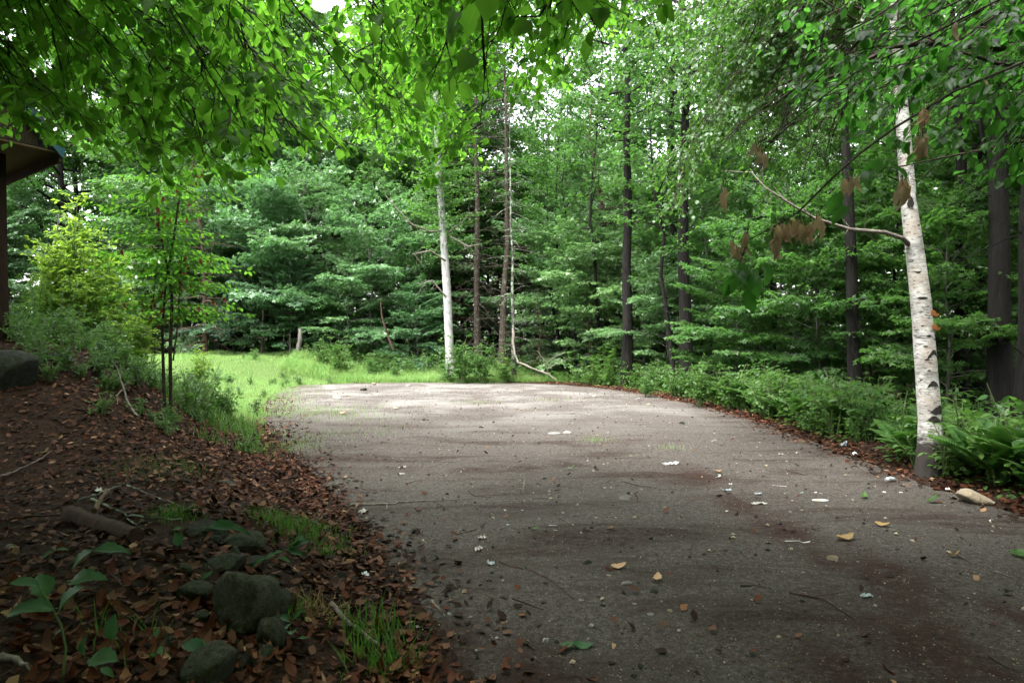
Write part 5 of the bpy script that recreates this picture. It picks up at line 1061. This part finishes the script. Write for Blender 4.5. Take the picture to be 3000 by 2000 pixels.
# ------------------------------------------------------------------ seedlings in the left corner
sms = near_mesh('seedling_leaf', 'seedling', .30, 11, .12, 3)
def seedling(label, foot, leaves, d, stems, leafd=None):
    b = np.array(foot); o = thing('seedling', label, 'seedling', b); mb = MB()
    for s_ in stems: tube(mb, np.array(s_) - b, np.linspace(.005, .003, len(s_)), 5)
    mb.obj('stem', M['stem'], o)
    for (a, e, dd, w_) in leaves:                       # never under the leaf litter
        for q_ in (a, e): dd = min(dd, .95 * gp(q_[0] / .34133, q_[1] / .34133)[1])
        A_ = at(*a, dd); E_ = at(*e, dd + r.normal(.0, .05)); v = E_ - A_; lf = place_leaf('leaf', sms[r.integers(3)], A_, v, np.array([r.normal(0, .25), -.45, .9]), np.linalg.norm(v), o, b)
        lf.scale = (lf.scale[0] * w_, lf.scale[1], lf.scale[2])
    return o
k1 = lambda cx, cy: (cx / 2.24 * .34133, (1300 + cy / 2.24) * .34133)
k2 = lambda cx, cy: ((750 + cx / 2.24) * .34133, (1300 + cy / 2.24) * .34133)
f1 = np.array([*at(62, 560, 2.5)[:2], 0]); f1[2] = float(hgt(f1[0], f1[1]))
seedling('broad-leaved seedling with five large leaves at the bottom left', f1, [(k1(255, 925), k1(65, 895), 2.5, 1.0), (k1(300, 1005), k1(245, 845), 2.55, 1.5), (k1(340, 1075), k1(15, 1085), 2.45, .8), (k1(365, 1120), k1(520, 915), 2.5, 1.1), (k1(345, 1275), k1(405, 1205), 2.5, .9)], 2.5, [[f1, at(*k1(430, 1330), 2.5), at(*k1(400, 1190), 2.5), at(*k1(340, 1070), 2.5), at(*k1(255, 925), 2.5)], [at(*k1(400, 1190), 2.5), at(*k1(365, 1120), 2.5)]])
f2 = q1(500, 1000)
seedling('seedling with drooping leaves behind the bottom left one, over the log', f2, [(k1(600, 690), k1(450, 825), 3.0, .9), (k1(600, 690), k1(860, 685), 3.0, .8), (k1(440, 900), k1(680, 855), 2.9, .8)], 3, [[f2, at(*k1(530, 850), 3.0), at(*k1(600, 690), 3.0)], [at(*k1(530, 880), 2.95), at(*k1(440, 900), 2.9)]])
f3 = q1(600, 1480)
seedling('seedling with round toothed leaves beside the slab stone', f3, [(k1(585, 1395), k1(765, 1400), 2.75, 1.3), (k1(735, 1290), k1(735, 1115), 2.9, 1.2), (k1(545, 1400), k1(540, 1272), 2.75, 1.0), (k1(660, 1460), k1(745, 1520), 2.7, .8), (k1(1000, 1390), k1(1062, 1345), 2.9, .6)], 2.8, [[f3, at(*k1(585, 1395), 2.75), at(*k1(545, 1390), 2.75)], [f3, at(*k1(700, 1350), 2.85), at(*k1(735, 1280), 2.9)]])
f4 = q1(1300, 1400)
seedling('lobed bright green seedling just above the slab stone', f4, [(k1(1330, 1350), k1(1200, 1290), 3.0, 1.5), (k1(1310, 1340), k1(1300, 1265), 3.0, 1.3), (k1(1320, 1340), k1(1370, 1330), 3.0, 1.0), (k1(1025, 1270), k1(1040, 1195), 3.1, .9)], 3, [[f4, at(*k1(1320, 1345), 3.0)]])
f5 = q2(60, 860)
seedling('blue-green seedling with paired leaves above the heap of stones', f5, [(k2(60, 745), k2(-30, 800), 3.9, .9), (k2(130, 720), k2(50, 745), 3.9, .9), (k2(150, 745), k2(245, 775), 3.85, 1.0), (k2(200, 690), k2(320, 725), 3.85, .9), (k2(235, 670), k2(295, 600), 3.9, .9), (k2(235, 670), k2(355, 625), 3.85, .9), (k2(180, 700), k2(110, 715), 3.9, .8)], 3.9, [[f5, at(*k2(60, 780), 3.9), at(*k2(140, 730), 3.9), at(*k2(235, 670), 3.9)]])
f6 = q1(1190, 700)
seedling('small heart-leaved seedling on top of the heap of stones', f6, [(k1(1150, 580), k1(1185, 668), 3.9, 1.6), (k1(1200, 545), k1(1120, 560), 3.9, .9), (k1(1340, 540), k1(1620, 545), 3.9, .5), (k1(1390, 838), k1(1318, 885), 3.7, .9)], 3.9, [[f6, at(*k1(1180, 580), 3.9)]])
f7 = q1(300, 790)
seedling('tiny two-leaved seedling in the litter left of the log', f7, [(k1(350, 690), k1(260, 755), 3.7, 1.0), (k1(365, 690), k1(455, 685), 3.7, .9)], 3.7, [[f7, at(*k1(355, 690), 3.7)]])
f8 = q2(220, 1290)
seedling('pale seedling between the rounded stone and the thick grey stick', f8, [(k2(200, 1200), k2(165, 1190), 3.4, 1.2), (k2(230, 1240), k2(245, 1205), 3.4, 1.0), (k2(275, 1275), k2(350, 1265), 3.4, .7), (k2(230, 1160), k2(310, 1080), 3.5, .8), (k2(220, 1160), k2(130, 1120), 3.5, .8)], 3.4, [[f8, at(*k2(225, 1230), 3.4), at(*k2(225, 1160), 3.5)]])

# ------------------------------------------------------------------ litter dropped on the gravel
def flat(p, w, l, seed, m, label, name, cat, rz=0, h=.012, n=9, crumple=1.0, disc=False):
    rs = np.random.default_rng(seed); w, l = w * (1 if disc or min(w, l) < .02 else .72), l * (1 if disc or min(w, l) < .02 else .72); mb = MB(); u_ = np.linspace(-1, 1, n); X_, Y_ = np.meshgrid(u_, u_)
    if disc:
        q = np.sqrt(1 - .5 * Y_ ** 2), np.sqrt(1 - .5 * X_ ** 2); X_, Y_ = X_ * q[0], Y_ * q[1]
    Z_ = h * np.abs(rs.normal(0, 1, X_.shape)) * crumple + (h * .6 * (np.hypot(X_, Y_) > .85) if disc else 0)
    jj = 0 if disc else .12; V = np.stack([X_ * w / 2 + rs.normal(0, jj * w * .2, X_.shape), Y_ * l / 2 + rs.normal(0, jj * l * .2, X_.shape), Z_ + .01], -1)
    i = np.arange(n - 1)[:, None] * n; j = np.arange(n - 1)[None]; mb.add(V.reshape(-1, 3), np.stack([i + j, i + j + 1, i + n + j + 1, i + n + j], -1).reshape(-1, 4))
    o = mb.obj(name, M[m]); o.location = tuple(p); o.rotation_euler[2] = rz; return tag(o, label, cat)
# crushed can
p = gp(2608, 1411); o = thing('drink_can', 'crushed silver can lying below the white birch', 'can', up(p, .03), .3)
mb = MB(); t = np.linspace(-.055, .055, 12); rad = .030 * np.array([.75, .92, 1, .9, .78, .9, 1, .86, .95, 1, .9, .75]); ring = []
tube(mb, np.stack([t, .004 * np.sin(t * 90), .003 * np.cos(t * 70)], 1), rad, 16, cap=False); cbd = mb.obj('body', M['foil'], o)
for sx_ in (-1, 1):
    mb = MB(); tube(mb, [(sx_ * .0555, 0, 0), (sx_ * .0575, 0, 0)], [.0225, .021], 16); mb.obj('rim', M['foil'], cbd)
mb = MB(); tube(mb, [(-.02, 0, 0), (.02, .002, 0)], [.0306, .0306], 16, cap=False); mb.obj('print_band', M['bluepaper'], cbd)
# plate lid
o = flat(gp(2403, 1468), .17, .10, 4, 'white', 'white oval plastic lid with a reddish smear on the gravel', 'lid', 'lid', .1, .004, 13, .3, True)
mb = MB(); mb.add(np.array([[-.05, -.012, .0], [-.01, -.02, .0], [.01, .006, .0], [-.03, .012, 0]]), np.array([[0, 1, 2, 3]])); sm_ = mb.obj('smear', M['curl'], o); sm_.location = (0, 0, .019)
# plastic fork
a, b = gp(2300, 1588), gp(2374, 1594); v = b - a; o = thing('plastic_fork', 'white plastic fork lying on the near right gravel', 'fork', a, math.atan2(v[1], v[0])); l_ = float(np.linalg.norm(v[:2]))
mb = MB(); tube(mb, [(0, 0, .012), (l_ * .3, 0, .016), (l_ * .58, 0, .022), (l_ * .66, 0, .012)], [.0045, .004, .003, .004], 4); mb.obj('handle', M['white'], o)
mb = MB(); hw = .011; mb.add(np.array([[l_ * .64, -.004, .013], [l_ * .64, .004, .013], [l_ * .74, hw, .010], [l_ * .74, -hw, .010], [l_ * .84, hw, .014], [l_ * .84, -hw, .014]]), np.array([[0, 1, 2, 3], [3, 2, 4, 5]]))
fh = mb.obj('head', M['white'], o)
for k in range(4):
    y_ = -hw + .003 + k * (2 * hw - .006) / 3; mb = MB(); tube(mb, [(l_ * .84, y_, .014), (l_ * .93, y_, .018), (l_, y_, .024)], [.0022, .002, .001], 4); mb.obj('tine', M['white'], fh)
flat(gp(2315, 1428), .012, .15, 41, 'white', 'white plastic straw lying above the oval lid', 'straw', 'straw', 1.0, .004, 5, .2).location = tuple(gp(2284, 1425))
flat(gp(1620, 1541), .008, .075, 5, 'white', 'longer of two white cigarette-like paper sticks', 'paper_stick', 'litter', 1.4, .004, 4, .3); flat(gp(1626, 1556), .009, .035, 6, 'white', 'shorter of two white cigarette-like paper sticks', 'paper_stick', 'litter', 1.0, .004, 4, .3)
flat(gp(1965, 1361), .28, .14, 7, 'paper', 'dirty flattened paper in the middle distance of the gravel', 'paper_scrap', 'litter', .2, .016)
flat(gp(1412, 1582), .09, .06, 8, 'paper', 'upper piece of crumpled tissue near the curved stick', 'tissue', 'litter', .5, .014); flat(gp(1400, 1615), .10, .07, 9, 'paper', 'middle piece of crumpled tissue near the curved stick', 'tissue', 'litter', 1.2, .016); flat(gp(1437, 1655), .06, .08, 10, 'bluepaper', 'lowest bluish piece of tissue at the end of the curved stick', 'tissue', 'litter', .3, .014)
flat(gp(1070, 1692), .07, .05, 11, 'foil', 'shiny silver foil scrap at the edge of the fallen leaves', 'foil_scrap', 'litter', .3, .02, 7)
flat(gp(1064, 1505), .10, .10, 12, 'paper', 'torn white paper at the end of the long twig', 'paper_scrap', 'litter', .7, .022, 7)
flat(gp(1174, 1391), .13, .05, 13, 'paper', 'pale flat scrap on the gravel beyond the forked twig', 'paper_scrap', 'litter', .1, .012, 7); flat(gp(1178, 1372), .12, .05, 14, 'paper', 'ragged white scrap farthest of the pair beyond the forked twig', 'paper_scrap', 'litter', .3, .014, 7)
flat(gp(2130, 1438), .13, .06, 15, 'bluepaper', 'pale blue scrap left of the white lid', 'paper_scrap', 'litter', .2, .01, 6); flat(gp(2222, 1450), .10, .05, 16, 'bluepaper', 'small bluish scrap between the blue scrap and the lid', 'paper_scrap', 'litter', -.2, .01, 6)
flat(gp(2226, 1480), .22, .06, 17, 'paper', 'long torn white paper below the bluish scraps', 'paper_scrap', 'litter', .1, .012, 8); flat(gp(2106, 1400), .10, .05, 18, 'white', 'white crumpled scrap beside the orange leaf', 'paper_scrap', 'litter', .2, .012, 6)
flat(gp(2140, 1421), .05, .04, 19, 'white', 'tiny white scrap above the pale blue one', 'paper_scrap', 'litter', 0, .01, 5); flat(gp(2288, 1332), .09, .06, 20, 'paper', 'left white scrap by the far right litter heap', 'paper_scrap', 'litter', 0, .01, 5); flat(gp(2337, 1329), .07, .05, 21, 'paper', 'right white scrap by the far right litter heap', 'paper_scrap', 'litter', 0, .01, 5)
flat(gp(2505, 1336), .07, .10, 22, 'white', 'white scrap standing in the leaves left of the birch', 'paper_scrap', 'litter', .3, .03, 5); flat(gp(2475, 1308), .16, .10, 23, 'bluepaper', 'pale wrapper in the leaf heap left of the birch', 'wrapper', 'litter', .3, .03, 6)
flat(gp(2777, 1437), .05, .05, 24, 'white', 'white scrap left of the tan stone', 'paper_scrap', 'litter', .3, .015, 5); flat(gp(2891, 1474), .06, .05, 25, 'bluepaper', 'pale wrapper against the tan stone', 'wrapper', 'litter', .3, .02, 5); flat(gp(2905, 1528), .05, .03, 26, 'white', 'lone white scrap near the right edge of the gravel', 'paper_scrap', 'litter', .3, .01, 5)
flat(gp(2540, 1753), .10, .05, 27, 'bluepaper', 'torn clear-white scrap on the dark needle drift', 'paper_scrap', 'litter', .3, .012, 6)
flat(gp(288, 1441), .07, .05, 28, 'white', 'white scrap in the litter beside the lichen-grey branch', 'paper_scrap', 'litter', .3, .014, 5)
for i, (X_, Y_) in enumerate(((2350, 1446), (2390, 1445), (2625, 1438), (2640, 1445), (1488, 1541), (1480, 1498), (2107, 1392), (2130, 1500), (1530, 1497), (2590, 1444))):
    flat(gp(X_, Y_), .05, .025, 50 + i, 'white' if i % 2 else 'bluepaper', 'tiny pale scrap of litter on the gravel', 'paper_scrap', 'litter', i, .006, 4)['group'] = 'tiny scraps on the gravel'
p = gp(1582, 1467); mb = MB(); t = np.linspace(0, 2 * pi, 40); tube(mb, np.stack([np.cos(t) * .095, np.sin(t) * .095, .018 + .003 * np.sin(t * 3)], 1), .004, 6, cap=False); tube(mb, [(.09, .01, .018), (.14, .02, .016), (.22, .02, .014)], .003, 5)
o = mb.obj('wire_ring', M['deadwood']); o.location = tuple(p); tag(o, 'thin wire ring with a loose end on the gravel', 'wire ring')
for X_, Y_, key, matr, s_, rz, l_ in ((2453, 1585, 'tan_leaf', 'straw', .16, 1.2, 'large tan leaf lying right of the plastic fork'), (2532, 1464, 'green_leaf', 'herb', .11, .5, 'fallen green leaf right of the white lid'), (2718, 1475, 'green_leaf', 'herb', .13, 1.4, 'long fallen green leaf left of the tan stone'), (2960, 1633, 'green_leaf', 'herb', .15, 1.5, 'narrow green leaf at the right edge of the gravel'), (1672, 1902, 'green_leaf', 'seedling', .12, 1.5, 'torn green leaf low on the near gravel'), (1640, 1903, 'green_leaf', 'seedling', .09, 1.9, 'smaller torn green leaf beside the other low one'),
                                      (1555, 1557, 'green_leaf', 'herb', .07, 1.0, 'small green leaf left of the paper sticks'), (1662, 1377, 'green_leaf', 'herb', .10, 1.6, 'green leaf on the gravel in front of the grass tuft'), (1790, 1670, 'brown_leaf', 'dead', .11, 1.3, 'brown leaf flat on the near gravel'), (1925, 1710, 'brown_leaf', 'dead', .09, .3, 'ragged brown leaf right of the light grey pebble'), (2090, 1385, 'orange_leaf', 'litter2', .12, 1.7, 'orange-tan leaf above the white scraps'), (2080, 1860, 'orange_leaf', 'litter2', .07, .7, 'crumpled orange leaf in the near right gravel'),
                                      (2560, 1540, 'tan_leaf', 'straw', .12, 2.0, 'dull tan leaf in the right of the gravel'), (995, 1214, 'brown_leaf', 'dead', .22, 1.6, 'brown leaf behind the grass patch on the far gravel'), (103, 1338, 'tan_leaf', 'straw', .14, .3, 'orange-yellow leaf standing out at the left of the litter'), (2778, 1635, 'tan_leaf', 'straw', .10, 1.5, 'faded leaf beside the straight thin twig')):
    p = gp(X_, Y_); o = link(key, near_mesh(key + matr, matr, .36, 9, -.4, 2)[0]); tag(o, l_, 'leaf'); o.location = tuple(up(p, .022)); o.rotation_euler = (r.normal(0, .12), r.normal(0, .15), -rz); o.scale = (s_,) * 3

# ------------------------------------------------------------------ labels that tell the trees of a group apart by what they stand beside
bpy.context.view_layer.update()
ORD = ['first', 'second', 'third', 'fourth', 'fifth', 'sixth', 'seventh', 'eighth', 'ninth', 'tenth', 'eleventh', 'twelfth', 'thirteenth', 'fourteenth', 'fifteenth', 'sixteenth', 'seventeenth', 'eighteenth']
LM = [(-9999, 'outermost left end of the woods'), (0, 'cabin post'), (171, 'red-leaved sapling'), (300, 'grey stump'), (451, 'pale aspen'), (514, 'lichen-spotted spruce'), (627, 'thick brown-black trunk'), (686, 'thick black trunk'), (857, 'scarred trunk in the ferns'), (920, 'white birch'), (1002, 'massive dark trunk'), (1040, 'right edge trunk')]
for grp, what in (('slim trunks in the right-hand woods', 'slim dark trunk'), ('young beeches under the right-hand woods', 'leafy young beech'), ('broad trees in the right-hand woods', 'broad shady tree'), ('tall trees behind the clearing', 'tall far leafy tree'), ('maples beyond the grass lane', 'bright far maple'), ('maples along the far edge', 'layered leafy maple'), ('taller maples behind the far edge', 'taller back-row maple'),
                  ('maples right of the spruces', 'flat-sprayed maple'), ('hemlocks behind the spruces', 'dark feathery hemlock'), ('low trees under the sky gap', 'low far leafy tree')):
    ob = sorted((o_ for o_ in C.objects if o_.get('group') == grp), key=lambda o_: o_.location.x / max(o_.location.y, .1)); cnt = {}
    for o_ in ob:
        p_ = CX + F * o_.location.x / max(o_.location.y, .1); lm = [l_ for l_ in LM if l_[0] <= p_][-1][1]; cnt[lm] = cnt.get(lm, 0) + 1
        o_['label'] = what + ', ' + ORD[cnt[lm] - 1] + ' right of the ' + lm
